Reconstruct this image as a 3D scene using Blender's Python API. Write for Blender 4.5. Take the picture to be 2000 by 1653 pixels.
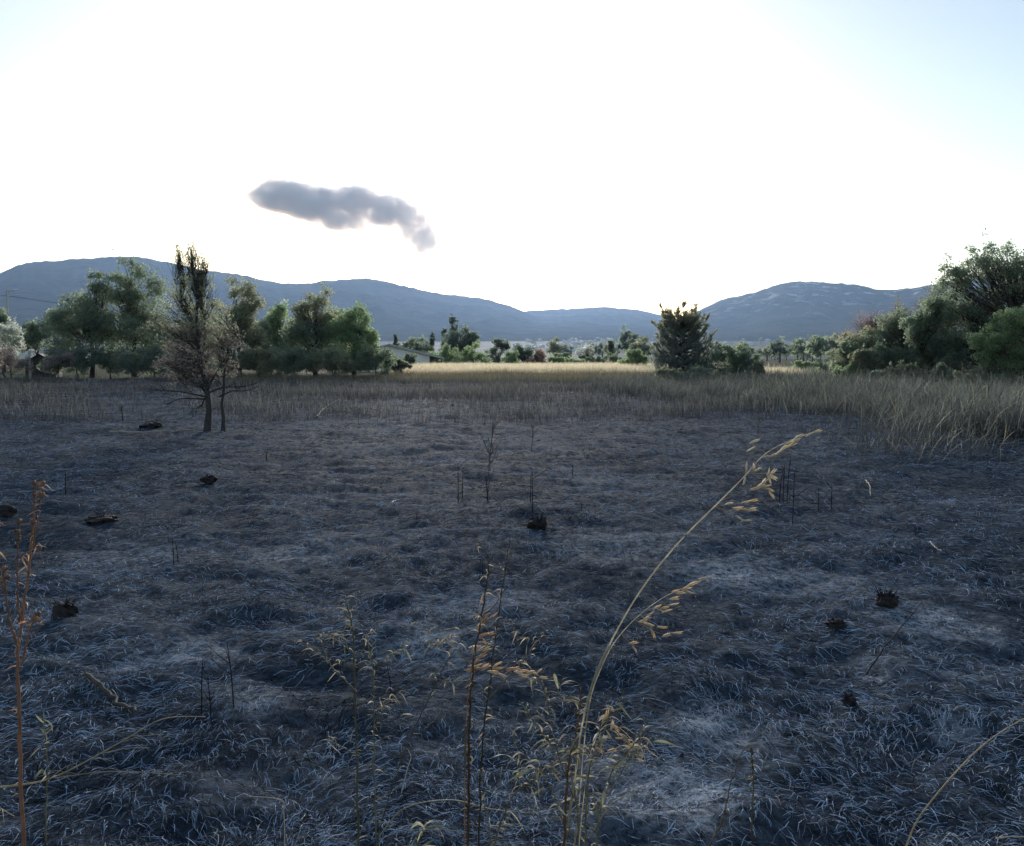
import bpy, math, random
import numpy as np
from mathutils import Vector, Matrix, Euler

# ------------------------------------------------------------------ camera, sky, sun, exposure
for o in list(bpy.data.objects): bpy.data.objects.remove(o)
S = bpy.context.scene
COL = S.collection
F, CX, CY, HZ, EYE = 1600.0, 1000.0, 826.5, 698.0, 1.6      # photo pixels; HZ = row of the horizon
PITCH = math.atan((CY - HZ) / F)
cam = bpy.data.cameras.new('camera'); camo = bpy.data.objects.new('camera', cam); COL.objects.link(camo)
cam.sensor_fit = 'HORIZONTAL'; cam.sensor_width = 36.0; cam.lens = F / 2000.0 * 36.0
cam.clip_start = 0.05; cam.clip_end = 40000
camo.location = (0, 0, EYE); camo.rotation_euler = (math.pi / 2 - PITCH, 0, 0)
S.camera = camo

SUN_EL, SUN_AZ = math.radians(12.0), math.radians(-4.5)     # azimuth measured from +Y towards +X
w = bpy.data.worlds.new('World'); S.world = w; w.use_nodes = True
nt = w.node_tree; nt.nodes.clear()
sky = nt.nodes.new('ShaderNodeTexSky'); sky.sky_type = 'NISHITA'; sky.sun_disc = False
sky.sun_elevation = SUN_EL; sky.sun_rotation = SUN_AZ
sky.altitude = 300; sky.air_density = 1.0; sky.dust_density = 0.7; sky.ozone_density = 0.1
bg = nt.nodes.new('ShaderNodeBackground'); bg.inputs['Strength'].default_value = 0.065
wo = nt.nodes.new('ShaderNodeOutputWorld')
nt.links.new(sky.outputs[0], bg.inputs[0]); nt.links.new(bg.outputs[0], wo.inputs[0])

sl = bpy.data.lights.new('sun', 'SUN'); sl.energy = 1.9; sl.angle = math.radians(14); sl.color = (1.0, 0.94, 0.87)
so = bpy.data.objects.new('sun', sl); COL.objects.link(so)
sd = Vector((math.sin(SUN_AZ) * math.cos(SUN_EL), math.cos(SUN_AZ) * math.cos(SUN_EL), math.sin(SUN_EL)))
so.rotation_euler = sd.to_track_quat('Z', 'Y').to_euler(); so.location = (0, 0, 50)

S.view_settings.view_transform = 'Standard'; S.view_settings.look = 'None'
S.view_settings.exposure = 1.58; S.view_settings.gamma = 1.0; S.view_settings.use_curve_mapping = False
S.render.engine = 'CYCLES'
c = S.cycles
c.use_denoising = True; c.max_bounces = 6; c.diffuse_bounces = 4; c.glossy_bounces = 2
c.transmission_bounces = 3; c.volume_bounces = 5; c.transparent_max_bounces = 8
c.caustics_reflective = False; c.caustics_refractive = False
c.use_adaptive_sampling = True; c.adaptive_threshold = 0.02
c.volume_max_steps = 256

# ------------------------------------------------------------------ pixel helpers and numpy noise
def ray(px, py):
    r = (px - CX) / F; u = (CY - py) / F; cp, sp = math.cos(PITCH), math.sin(PITCH)
    return np.array([r, cp + u * sp, -sp + u * cp])
def at(px, py, Y):
    d = ray(px, py); t = Y / d[1]
    return np.array([d[0] * t, Y, EYE + d[2] * t])
def on_ground(px, py):
    d = ray(px, py); t = -EYE / d[2]
    x, y = d[0] * t, d[1] * t
    return np.array([x, y, float(gz(x, y))])
def ppm(Y): return F / Y                                   # photo pixels per metre at depth Y

def hash2(ix, iy, seed):
    h = (ix.astype(np.int64) * 374761393 + iy.astype(np.int64) * 668265263 + seed * 1274126177) & 0xffffffff
    h = ((h ^ (h >> 13)) * 1274126177) & 0xffffffff
    return ((h ^ (h >> 16)) & 0xffff) / 65535.0
def vnoise(x, y, seed=0):
    x = np.asarray(x, float); y = np.asarray(y, float)
    ix = np.floor(x); iy = np.floor(y); fx = x - ix; fy = y - iy
    fx = fx * fx * (3 - 2 * fx); fy = fy * fy * (3 - 2 * fy)
    a = hash2(ix, iy, seed); b = hash2(ix + 1, iy, seed); c_ = hash2(ix, iy + 1, seed); d = hash2(ix + 1, iy + 1, seed)
    return (a * (1 - fx) + b * fx) * (1 - fy) + (c_ * (1 - fx) + d * fx) * fy
def fbm(x, y, oct=4, seed=0):
    s = 0.0; a = 1.0; n = 0.0
    for k in range(oct):
        s = s + a * vnoise(np.asarray(x) * 2 ** k + 17.3 * k, np.asarray(y) * 2 ** k - 9.1 * k, seed + k); n += a; a *= 0.5
    return s / n

def gz(x, y):
    """height of the burnt field and of the valley floor"""
    x = np.asarray(x, float); y = np.asarray(y, float)
    d = np.hypot(x, y)
    z = (fbm(x / 1.7, y / 1.7, 2, 3) - .5) * .13
    near = np.clip(1.4 - d / 45, 0, 1)
    z = z + (fbm(x / .42, y / .36, 2, 8) - .5) * .085 * near + (vnoise(x / .12, y / .10, 21) - .5) * .034 * near
    z = z * np.clip(1.6 - d / 200, 0, 1)
    t = np.clip((d - 1500) / 1800, 0, 1.0)
    return z + 72 * t ** 1.25

# ------------------------------------------------------------------ mesh helpers
def link(o, parent=None):
    COL.objects.link(o)
    if parent is not None: o.parent = parent
    return o
def make_mesh(name, V, faces, mats, col=None, smooth=False):
    """faces: (n,4) or (n,3) array, or list of such arrays"""
    me = bpy.data.meshes.new(name)
    V = np.asarray(V, np.float32).reshape(-1, 3)
    if not isinstance(faces, list): faces = [faces]
    faces = [np.asarray(f, np.int32) for f in faces if len(f)]
    loops = np.concatenate([f.ravel() for f in faces]); sizes = np.concatenate([np.full(len(f), f.shape[1], np.int32) for f in faces])
    me.vertices.add(len(V)); me.vertices.foreach_set('co', V.ravel())
    me.loops.add(len(loops)); me.loops.foreach_set('vertex_index', loops)
    me.polygons.add(len(sizes))
    st = np.zeros(len(sizes), np.int32); st[1:] = np.cumsum(sizes)[:-1]
    me.polygons.foreach_set('loop_start', st)
    me.polygons.foreach_set('use_smooth', np.full(len(sizes), smooth))
    me.update(calc_edges=True)
    if col is not None:
        C4 = np.ones((len(V), 4), np.float32); C4[:, :3] = np.asarray(col, np.float32)
        a = me.color_attributes.new('col', 'FLOAT_COLOR', 'POINT'); a.data.foreach_set('color', C4.ravel())
    for m in (mats if isinstance(mats, (list, tuple)) else [mats]): me.materials.append(m)
    return me
class Geo:
    """collects pieces of ONE mesh"""
    def __init__(s): s.V = []; s.Q = []; s.T = []; s.C = []; s.n = 0
    def add(s, V, F_, col=(1, 1, 1)):
        V = np.asarray(V, float).reshape(-1, 3); F_ = np.asarray(F_, int)
        s.V.append(V); (s.Q if F_.shape[1] == 4 else s.T).append(F_ + s.n)
        cc = np.asarray(col, float)
        s.C.append(np.broadcast_to(cc, (len(V), 3)) if cc.ndim == 1 else cc); s.n += len(V)
    def tube(s, P, R, sides=5, col=(1, 1, 1)):
        P = np.asarray(P, float); n = len(P); R = np.broadcast_to(np.asarray(R, float), (n,))
        T = np.gradient(P, axis=0); T /= np.linalg.norm(T, axis=1)[:, None] + 1e-9
        up = np.array([0, 0, 1.]) if abs(T[0][2]) < .9 else np.array([1., 0, 0])
        A = np.cross(T, up); A /= np.linalg.norm(A, axis=1)[:, None] + 1e-9
        B = np.cross(T, A)
        a = np.arange(sides) / sides * 2 * math.pi
        V = P[:, None, :] + R[:, None, None] * (np.cos(a)[None, :, None] * A[:, None, :] + np.sin(a)[None, :, None] * B[:, None, :])
        i, j = np.meshgrid(np.arange(n - 1), np.arange(sides), indexing='ij'); j2 = (j + 1) % sides
        Q = np.stack([i * sides + j, i * sides + j2, (i + 1) * sides + j2, (i + 1) * sides + j], -1).reshape(-1, 4)
        cc = np.asarray(col, float)
        if cc.ndim == 2: cc = np.repeat(cc, sides, axis=0)
        s.add(V.reshape(-1, 3), Q, cc)
        k = np.arange(sides)
        Ve = np.concatenate([V[-1], P[-1:]]); s.add(Ve, np.stack([k, (k + 1) % sides, np.full(sides, sides)], -1), cc[-1] if cc.ndim == 2 else cc)
    def ribbon(s, P, W, roll=None, col=(1, 1, 1)):
        P = np.asarray(P, float); n = len(P)
        T = np.gradient(P, axis=0); side = np.cross(T, roll if roll is not None else np.array([0, 0, 1.]))
        side /= np.linalg.norm(side, axis=1)[:, None] + 1e-9
        W = np.broadcast_to(np.asarray(W, float), (n,))[:, None]
        V = np.concatenate([P - side * W / 2, P + side * W / 2]); k = np.arange(n - 1)
        cc = np.asarray(col, float)
        if cc.ndim == 2: cc = np.concatenate([cc, cc])
        s.add(V, np.stack([k, k + 1, k + 1 + n, k + n], -1), cc)
    def mesh(s, name, mat, smooth=False):
        return make_mesh(name, np.concatenate(s.V), [np.concatenate(x) for x in (s.Q, s.T) if x], mat, np.concatenate(s.C), smooth)
    def obj(s, name, mat, parent=None, smooth=False):
        return link(bpy.data.objects.new(name, s.mesh(name, mat, smooth)), parent)
def tag(o, label=None, cat=None, group=None, kind=None):
    if label: o['label'] = label
    if cat: o['category'] = cat
    if group: o['group'] = group
    if kind: o['kind'] = kind
    return o
def empty(name, loc):
    e = bpy.data.objects.new(name, None); COL.objects.link(e); e.location = loc; e.empty_display_size = .1
    return e
def smooth_path(P, n):
    """Catmull-Rom through P"""
    P = np.asarray(P, float)
    if len(P) < 3: return P[0] + (P[-1] - P[0]) * np.linspace(0, 1, n)[:, None]
    Q = np.concatenate([[2 * P[0] - P[1]], P, [2 * P[-1] - P[-2]]]); u = np.linspace(0, len(P) - 1 - 1e-6, n)
    i = np.floor(u).astype(int); t = (u - i)[:, None]
    a, b, c_, d = Q[i], Q[i + 1], Q[i + 2], Q[i + 3]
    return .5 * (2 * b + (c_ - a) * t + (2 * a - 5 * b + 4 * c_ - d) * t ** 2 + (3 * b - a - 3 * c_ + d) * t ** 3)

# ------------------------------------------------------------------ materials
def new_mat(name):
    m = bpy.data.materials.new(name); m.use_nodes = True; t = m.node_tree; t.nodes.clear()
    out = t.nodes.new('ShaderNodeOutputMaterial'); return m, t, out
def N(t, kind, **kw):
    n = t.nodes.new(kind)
    for k, v in kw.items():
        if k.startswith('i_'): n.inputs[k[2:].replace('_', ' ')].default_value = v
        else: setattr(n, k, v)
    return n
def noise(t, scale, detail=4, rough=.6, vec=None):
    n = N(t, 'ShaderNodeTexNoise'); n.inputs['Scale'].default_value = scale; n.inputs['Detail'].default_value = detail; n.inputs['Roughness'].default_value = rough
    if vec is None:
        g = N(t, 'ShaderNodeNewGeometry'); vec = g.outputs['Position']
    t.links.new(vec, n.inputs['Vector']); return n
def mrange(t, src, a, b, c_=0., d=1.):
    m = N(t, 'ShaderNodeMapRange'); m.inputs[1].default_value = a; m.inputs[2].default_value = b; m.inputs[3].default_value = c_; m.inputs[4].default_value = d
    t.links.new(src, m.inputs[0]); return m.outputs[0]
def mixc(t, fac, a, b, blend='MIX'):
    m = N(t, 'ShaderNodeMix', data_type='RGBA', blend_type=blend)
    for sock, v in ((m.inputs[0], fac), (m.inputs[6], a), (m.inputs[7], b)):
        if isinstance(v, bpy.types.NodeSocket): t.links.new(v, sock)
        elif isinstance(v, (int, float)): sock.default_value = v
        else: sock.default_value = (*v, 1)
    return m.outputs[2]
def math_(t, op, a, b=None):
    m = N(t, 'ShaderNodeMath', operation=op)
    for sock, v in zip(m.inputs, (a, b)):
        if v is None: continue
        if isinstance(v, bpy.types.NodeSocket): t.links.new(v, sock)
        else: sock.default_value = v
    return m.outputs[0]
def attr_col(t):
    a = N(t, 'ShaderNodeAttribute'); a.attribute_name = 'col'; return a.outputs['Color']

def plant_mat(name, trans=.3, rough=.65, spec=.25, nscale=3.0, amp=.35, gain=1.5):
    """plants, bark and straw: colour of each piece from its own attribute, small natural variation on top"""
    m, t, out = new_mat(name)
    n = noise(t, nscale, 3)
    v = mrange(t, n.outputs['Fac'], .25, .75, 1 - amp, 1 + amp)
    colr = mixc(t, 1.0, attr_col(t), v, 'MULTIPLY')
    p = N(t, 'ShaderNodeBsdfPrincipled'); t.links.new(colr, p.inputs['Base Color'])
    p.inputs['Roughness'].default_value = rough; p.inputs['Specular IOR Level'].default_value = spec
    if trans > 0:
        tr = N(t, 'ShaderNodeBsdfTranslucent'); t.links.new(mixc(t, 1.0, colr, (gain, gain, gain * .95), 'MULTIPLY'), tr.inputs['Color'])
        mx = N(t, 'ShaderNodeMixShader'); mx.inputs[0].default_value = trans
        t.links.new(p.outputs[0], mx.inputs[1]); t.links.new(tr.outputs[0], mx.inputs[2]); t.links.new(mx.outputs[0], out.inputs[0])
    else: t.links.new(p.outputs[0], out.inputs[0])
    return m
M_LEAF = plant_mat('foliage', .55, gain=2.9)
M_BARK = plant_mat('bark', 0, .9, .1, 25, .4)
M_STRAW = plant_mat('straw', .45, .55, .3, 40, .25, 1.4)
M_GREEN = plant_mat('weed_leaf', .4, .6, .25, 60, .3, 1.5)

ASH = [(1440, 1122, .55, .9), (1310, 1545, .30, 1.), (1390, 1405, .26, 1.), (850, 1250, .32, .8), (365, 1295, .30, .8), (1830, 1215, .4, .9),
       (1880, 1430, .16, .8), (1705, 1312, .12, 1.), (560, 1085, .5, .5), (1600, 1130, .4, .5), (1230, 1075, .7, .45), (480, 1370, .22, .6), (250, 1080, .6, .35), (960, 1180, .5, .4)]
def ash_mask(t):
    """pale ash lying in patches on the burnt ground, the same for soil and for strands"""
    g = N(t, 'ShaderNodeNewGeometry'); pos = g.outputs['Position']
    warp = noise(t, 2.6, 4, .65, pos); n2 = noise(t, .55, 5, .6, pos); n3 = noise(t, 9.0, 3, .6, pos)
    wv = N(t, 'ShaderNodeVectorMath', operation='MULTIPLY_ADD'); t.links.new(warp.outputs['Color'], wv.inputs[0])
    wv.inputs[1].default_value = (.7, .7, 0); t.links.new(pos, wv.inputs[2])
    acc = None
    for px, py, r, k in ASH:
        p = on_ground(px, py)
        dv = N(t, 'ShaderNodeVectorMath', operation='DISTANCE'); t.links.new(wv.outputs[0], dv.inputs[0]); dv.inputs[1].default_value = (p[0] + .35, p[1] + .35, .05)
        q = mrange(t, dv.outputs['Value'], r * .3, r * 1.25, k, 0)
        acc = q if acc is None else math_(t, 'MAXIMUM', acc, q)
    gen = mrange(t, n2.outputs['Fac'], .5, .75, 0, .38)
    acc = math_(t, 'MAXIMUM', acc, gen)
    return math_(t, 'MULTIPLY', acc, mrange(t, n3.outputs['Fac'], .3, .6, .35, 1.))

# ground: charred soil near, dry pasture and fields farther off
mg, t, out = new_mat('charred_ground')
g = N(t, 'ShaderNodeNewGeometry'); pos = g.outputs['Position']
ash = ash_mask(t)
n1 = noise(t, 22, 5, .65, pos); n2 = noise(t, 1.3, 4, .6, pos); nb = noise(t, .9, 4, .6, pos)
base = mixc(t, mrange(t, n1.outputs['Fac'], .3, .7), (.010, .0145, .021), (.070, .094, .130))
base = mixc(t, mrange(t, nb.outputs['Fac'], .58, .75, 0, .3), base, (.032, .030, .032))
base = mixc(t, math_(t, 'MULTIPLY', ash, mrange(t, n1.outputs['Fac'], .40, .60, .1, 1.)), base, (.42, .47, .55))
ln = N(t, 'ShaderNodeVectorMath', operation='LENGTH'); t.links.new(pos, ln.inputs[0])
nf = noise(t, .012, 3, .5, pos); nff = noise(t, .004, 2, .5, pos)
pas = mixc(t, mrange(t, nf.outputs['Fac'], .4, .6), (.055, .060, .034), (.032, .048, .022))
pas = mixc(t, mrange(t, nff.outputs['Fac'], .52, .6), pas, (.10, .092, .055))
edge = math_(t, 'ADD', ln.outputs['Value'], mrange(t, n2.outputs['Fac'], 0, 1, -8, 8))
colr = mixc(t, mrange(t, edge, 60, 74), base, pas)
p = N(t, 'ShaderNodeBsdfPrincipled'); t.links.new(colr, p.inputs['Base Color']); p.inputs['Roughness'].default_value = .9; p.inputs['Specular IOR Level'].default_value = .015
bmp = N(t, 'ShaderNodeBump'); bmp.inputs['Strength'].default_value = .9; bmp.inputs['Distance'].default_value = .03
nbmp = noise(t, 14, 6, .7, pos); t.links.new(nbmp.outputs['Fac'], bmp.inputs['Height']); t.links.new(bmp.outputs[0], p.inputs['Normal'])
t.links.new(p.outputs[0], out.inputs[0]); M_GROUND = mg

# burnt strands: own colour, paler where ash lies
ms, t, out = new_mat('burnt_strands')
ash = ash_mask(t)
colr = mixc(t, math_(t, 'MULTIPLY', ash, mrange(t, noise(t, 60, 2).outputs['Fac'], .42, .58, .15, 1.)), attr_col(t), (.58, .64, .73))
p = N(t, 'ShaderNodeBsdfPrincipled'); t.links.new(colr, p.inputs['Base Color']); p.inputs['Roughness'].default_value = .9; p.inputs['Specular IOR Level'].default_value = .015
t.links.new(p.outputs[0], out.inputs[0]); M_STRAND = ms

# mountains: scrub forest with pale rock
def mountain_mat(name, rock, scale=.004):
    m, t, out = new_mat(name)
    n1 = noise(t, scale, 6, .62); n2 = noise(t, .02, 4, .6); n3 = noise(t, .011, 6, .7)
    g = N(t, 'ShaderNodeNewGeometry'); sep = N(t, 'ShaderNodeSeparateXYZ'); t.links.new(g.outputs['Position'], sep.inputs[0])
    c1 = mixc(t, mrange(t, n1.outputs['Fac'], .35, .65), (.028, .042, .022), (.075, .085, .045))
    c1 = mixc(t, mrange(t, n2.outputs['Fac'], .4, .7, 0, .5), c1, (.10, .095, .06))
    hi = mrange(t, sep.outputs[2], 160, 380, 0, 1)
    rk = math_(t, 'MULTIPLY', mrange(t, n3.outputs['Fac'], rock, rock + .04), hi)
    c1 = mixc(t, rk, c1, (.42, .40, .37))
    p = N(t, 'ShaderNodeBsdfDiffuse'); t.links.new(c1, p.inputs['Color'])
    t.links.new(p.outputs[0], out.inputs[0]); return m
def flat_mat(name, colr, rough=.7, nscale=8, amp=.2, metal=0, spec=.3):
    m, t, out = new_mat(name)
    n = noise(t, nscale, 5); v = mrange(t, n.outputs['Fac'], .25, .75, 1 - amp, 1 + amp)
    cc = mixc(t, 1.0, colr, v, 'MULTIPLY')
    p = N(t, 'ShaderNodeBsdfPrincipled'); t.links.new(cc, p.inputs['Base Color']); p.inputs['Roughness'].default_value = rough
    p.inputs['Metallic'].default_value = metal; p.inputs['Specular IOR Level'].default_value = spec
    t.links.new(p.outputs[0], out.inputs[0]); return m

# ------------------------------------------------------------------ ground sheet
rng = np.random.default_rng(7)
th = np.concatenate([np.radians(np.linspace(-48, 48, 300)), np.radians(np.linspace(52, 308, 60))])
rr = np.concatenate([[0.05, .4], np.geomspace(.9, 75, 350), np.geomspace(80, 9000, 90)])
A_, R_ = np.meshgrid(th, rr)
X, Y = R_ * np.sin(A_), R_ * np.cos(A_)
V = np.stack([X, Y, gz(X, Y)], -1).reshape(-1, 3)
nr, nc = R_.shape; i, j = np.meshgrid(np.arange(nr - 1), np.arange(nc), indexing='ij'); j2 = (j + 1) % nc
Q = np.stack([i * nc + j, i * nc + j2, (i + 1) * nc + j2, (i + 1) * nc + j], -1).reshape(-1, 4)[:, ::-1]
V = np.concatenate([V, [[0, 0, float(gz(0, 0))]]]); k = np.arange(nc)
cap = np.stack([k, np.full(nc, len(V) - 1), (k + 1) % nc], -1)
ground = link(bpy.data.objects.new('ground', make_mesh('ground', V, [Q, cap], M_GROUND, None, True)))
tag(ground, 'charred field floor running out to the dry valley', 'ground', kind='structure')

# ------------------------------------------------------------------ mountains
def mountain(name, label, pts, D, mat, seed, x0, x1):
    pts = np.array(pts, float)
    px = np.linspace(x0, x1, 320); py = np.interp(px, pts[:, 0], pts[:, 1])
    k = np.array([1, 4, 6, 4, 1]) / 16; py = np.convolve(np.pad(py, 2, 'edge'), k, 'valid')
    py = py + (vnoise(px / 9, px * 0, seed) - .5) * 2.4 + (vnoise(px / 3.5, px * 0, seed + 1) - .5) * 1.0
    az = np.arctan((px - CX) / F)
    tv = np.concatenate([np.linspace(0, 1, 52), np.linspace(1.04, 1.5, 8)])
    d0 = 2900.0
    AZ, T = np.meshgrid(az, tv)
    el = (HZ - py) / F / np.sqrt(1 + ((px - CX) / F) ** 2)
    zr = EYE + D * el; ZR = np.broadcast_to(zr, AZ.shape)
    dist = d0 + (D - d0) * T
    x, y = dist * np.sin(AZ), dist * np.cos(AZ)
    zb = gz(x, y) - 6 + 0 * T
    f = np.clip(T, 0, 1); prof = f ** 1.35
    rel = np.abs(fbm(x / 420, y / 900, 4, seed + 5) - .5) * 2 + .4 * (fbm(x / 120, y / 160, 3, seed + 9) - .5)
    Z = zb * (1 - prof) + ZR * prof - rel * np.clip(ZR, 0, None) * .42 * np.sin(np.pi * f) ** .9 * f
    Z = np.where(T > 1, ZR - (T - 1) * 2.0 * np.clip(ZR, 10, None), Z)
    V = np.stack([x, y, Z], -1).reshape(-1, 3); nr, nc = AZ.shape
    i, j = np.meshgrid(np.arange(nr - 1), np.arange(nc - 1), indexing='ij')
    Q = np.stack([i * nc + j, i * nc + j + 1, (i + 1) * nc + j + 1, (i + 1) * nc + j], -1).reshape(-1, 4)[:, ::-1]
    o = link(bpy.data.objects.new(name, make_mesh(name, V, Q, mat, None, True)))
    return tag(o, label, 'mountain', kind='structure')
mountain('mountain', 'long rounded mountain with a broad hump above the leafy grove', [(-500, 640), (-200, 590), (0, 541), (20, 533), (50, 519), (75, 515), (130, 512), (175, 507), (190, 508), (230, 504.5), (250, 504.5), (290, 506), (330, 514), (400, 529), (470, 538), (520, 549), (555, 556), (600, 555), (640, 551), (700, 546.5), (725, 546), (745, 549), (770, 556), (800, 562), (850, 573), (900, 579), (950, 585), (990, 597), (1030, 612), (1080, 634), (1130, 660), (1180, 690), (1230, 712)],
         5600, mountain_mat('forest_slope', .70), 11, -500, 1230)
mountain('mountain', 'low blue middle ridge rising behind the town', [(820, 700), (900, 660), (960, 632), (1030, 609), (1080, 605), (1130, 604), (1170, 601), (1200, 602), (1250, 608), (1290, 616), (1340, 630), (1420, 668), (1500, 705)],
         6600, mountain_mat('ridge_scrub', .72), 31, 820, 1500)
mountain('mountain', 'rocky mountain with pale outcrops beside the right-hand copse', [(1150, 705), (1230, 672), (1300, 634), (1370, 604), (1390, 594), (1415, 583), (1440, 579), (1475, 571), (1500, 562), (1530, 553), (1590, 552), (1625, 555), (1660, 557), (1690, 564), (1720, 568.5), (1745, 568), (1780, 564), (1850, 551), (1900, 540), (1990, 530), (2150, 545), (2300, 570), (2500, 620), (2600, 660)],
         5000, mountain_mat('rocky_slope', .56), 51, 1150, 2600)

# ------------------------------------------------------------------ clouds (real volumes high beyond the haze)
def cloud_mat(name, dens, scale, lo, hi):
    m, t, out = new_mat(name)
    n = noise(t, scale, 8, .66)
    d = mrange(t, n.outputs['Fac'], lo, hi, 0, dens)
    v = N(t, 'ShaderNodeVolumePrincipled'); v.inputs['Color'].default_value = (.995, .97, .955, 1); v.inputs['Anisotropy'].default_value = .55
    t.links.new(d, v.inputs['Density']); t.links.new(v.outputs[0], out.inputs['Volume']); return m
def ico(sub):
    import bmesh
    bm = bmesh.new(); bmesh.ops.create_icosphere(bm, subdivisions=sub, radius=1)
    V = np.array([v.co[:] for v in bm.verts]); Fc = np.array([[v.index for v in f.verts] for f in bm.faces]); bm.free(); return V, Fc
ICO2 = ico(2); ICO3 = ico(3)
def cloud(label, blobs, D, mat, seed, vox, puff=True):
    r = np.random.default_rng(seed); G = Geo()
    base = at(blobs[0][0], blobs[0][1], D)
    for px, py, rx, ry in blobs:
        cpt = at(px, py, D) - base; s = D / F
        G.add(cpt + ICO2[0] * np.array([rx * 1.22 * s, (rx + ry) * .6 * s, ry * 1.4 * s]), ICO2[1])
        if puff:
            for k in range(16):
                d = r.normal(size=3); d /= np.linalg.norm(d)
                q = r.uniform(.12, .40) * ry * s
                G.add(cpt + d * np.array([rx, (rx + ry) * .6, ry]) * s * .95 + ICO2[0] * q * np.array([1.2, 1.2, .9]), ICO2[1])
    o = G.obj('cloud', mat, None, True); o.location = base
    rm = o.modifiers.new('remesh', 'REMESH'); rm.mode = 'VOXEL'; rm.voxel_size = vox; rm.use_smooth_shade = True
    return tag(o, label, 'cloud')
M_CLOUD = cloud_mat('cloud_vapour', .032, .014, .315, .50)
cloud('long slanting grey-blue cloud with a ragged tail above the hills',
      [(560, 385, 62, 24), (495, 383, 24, 10), (535, 362, 26, 16), (620, 400, 60, 26), (690, 395, 55, 24), (665, 430, 46, 16), (705, 446, 26, 10), (755, 412, 48, 24), (800, 425, 34, 22), (835, 410, 22, 11), (828, 464, 27, 26), (802, 450, 24, 20), (850, 408, 18, 9), (478, 384, 16, 8)],
      6000, M_CLOUD, 5, 11)
cloud('tiny lone cloud scrap beside the long grey cloud', [(928, 436, 14, 4.5), (936, 432, 8, 4)], 6000, cloud_mat('cloud_scrap_vapour', .022, .03, .25, .5), 6, 8, False)
M_WISP = cloud_mat('thin_vapour', .004, .006, .42, .7)
cloud('faint pale wisp of cloud above the left end of the grey cloud', [(455, 325, 62, 28), (400, 345, 50, 20), (340, 352, 40, 10), (500, 335, 34, 16)], 6200, M_WISP, 8, 22)

# ------------------------------------------------------------------ trees
GREEN1, GREEN2 = (.050, .082, .036), (.100, .140, .060)
def unit(r, n):
    d = r.normal(size=(n, 3)); return d / np.linalg.norm(d, axis=1)[:, None]
def leaf_quads(P, r, size, aspect=.55, dirs=None, spread=1.0):
    n = len(P)
    a = unit(r, n) if dirs is None else dirs + unit(r, n) * spread
    a /= np.linalg.norm(a, axis=1)[:, None] + 1e-9
    b = np.cross(a, unit(r, n)); b /= np.linalg.norm(b, axis=1)[:, None] + 1e-9
    nrm = np.cross(a, b); L = (size * r.uniform(.6, 1.35, n))[:, None]; W = L * aspect
    V = np.stack([P - a * L / 2, P + b * W / 2 + nrm * L * .12, P + a * L / 2, P - b * W / 2 + nrm * L * .12], 1)
    return V.reshape(-1, 3), np.arange(4 * n).reshape(-1, 4)
def crown_points(lobes, n, r, sub=14, ragged=.42):
    """points in clumps on and in each lobe; returns points, clump ids and clump centres"""
    wts = np.array([l[3] * l[5] for l in lobes]); cnt = np.maximum((n * wts / wts.sum()).astype(int), 8)
    P, I, Cc = [], [], []
    for l, m in zip(lobes, cnt):
        c0 = np.array(l[:3]); rad = np.array(l[3:6]); k = max(4, int(sub))
        d = unit(r, k); d[:, 2] = d[:, 2] * .9 + .12
        sc = c0 + d * rad * r.uniform(.3, 1.0, (k, 1)); sr = r.uniform(.26, ragged * 1.12, k)
        wk = sr ** 2; which = r.choice(k, m, p=wk / wk.sum())
        dd = unit(r, m) * (r.uniform(0, 1, (m, 1)) ** .55)
        pts = sc[which] + dd * rad.mean() * sr[which][:, None] * np.array([1.1, 1.1, .85])
        P.append(pts); I.append(which + sum(len(x) for x in Cc)); Cc.append(sc)
    return np.concatenate(P), np.concatenate(I), np.concatenate(Cc)
def crown_mesh(name, lobes, n, size, pal, r, colfn=None, aspect=.55, sub=14, ragged=.42, shoots=0, mat=None):
    P, I, Cc = crown_points(lobes, n, r, sub, ragged)
    if shoots:                                               # leafy shoots breaking the outline
        idx = r.choice(len(Cc), shoots); top = Cc[idx]
        m = 26; u = r.uniform(0, 1, (shoots, m, 1)); R0 = np.mean([l[5] for l in lobes])
        d = unit(r, shoots) * .6 + np.array([0, 0, 1.]); d /= np.linalg.norm(d, axis=1)[:, None]
        sp = top[:, None, :] + d[:, None, :] * u * R0 * .75 + r.normal(size=(shoots, m, 3)) * size * .55
        P = np.concatenate([P, sp.reshape(-1, 3)]); I = np.concatenate([I, np.repeat(idx, m)])
    V, Q = leaf_quads(P, r, size, aspect)
    t = np.clip(r.uniform(0, 1, len(Cc))[I] * .75 + r.uniform(-.15, .4, len(P)), 0, 1)[:, None]
    col = np.array(pal[0]) * (1 - t) + np.array(pal[1]) * t
    if colfn is not None: col = colfn(P, col, r)
    return make_mesh(name, V, Q, mat or M_LEAF, np.repeat(col, 4, axis=0)), Cc
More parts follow.
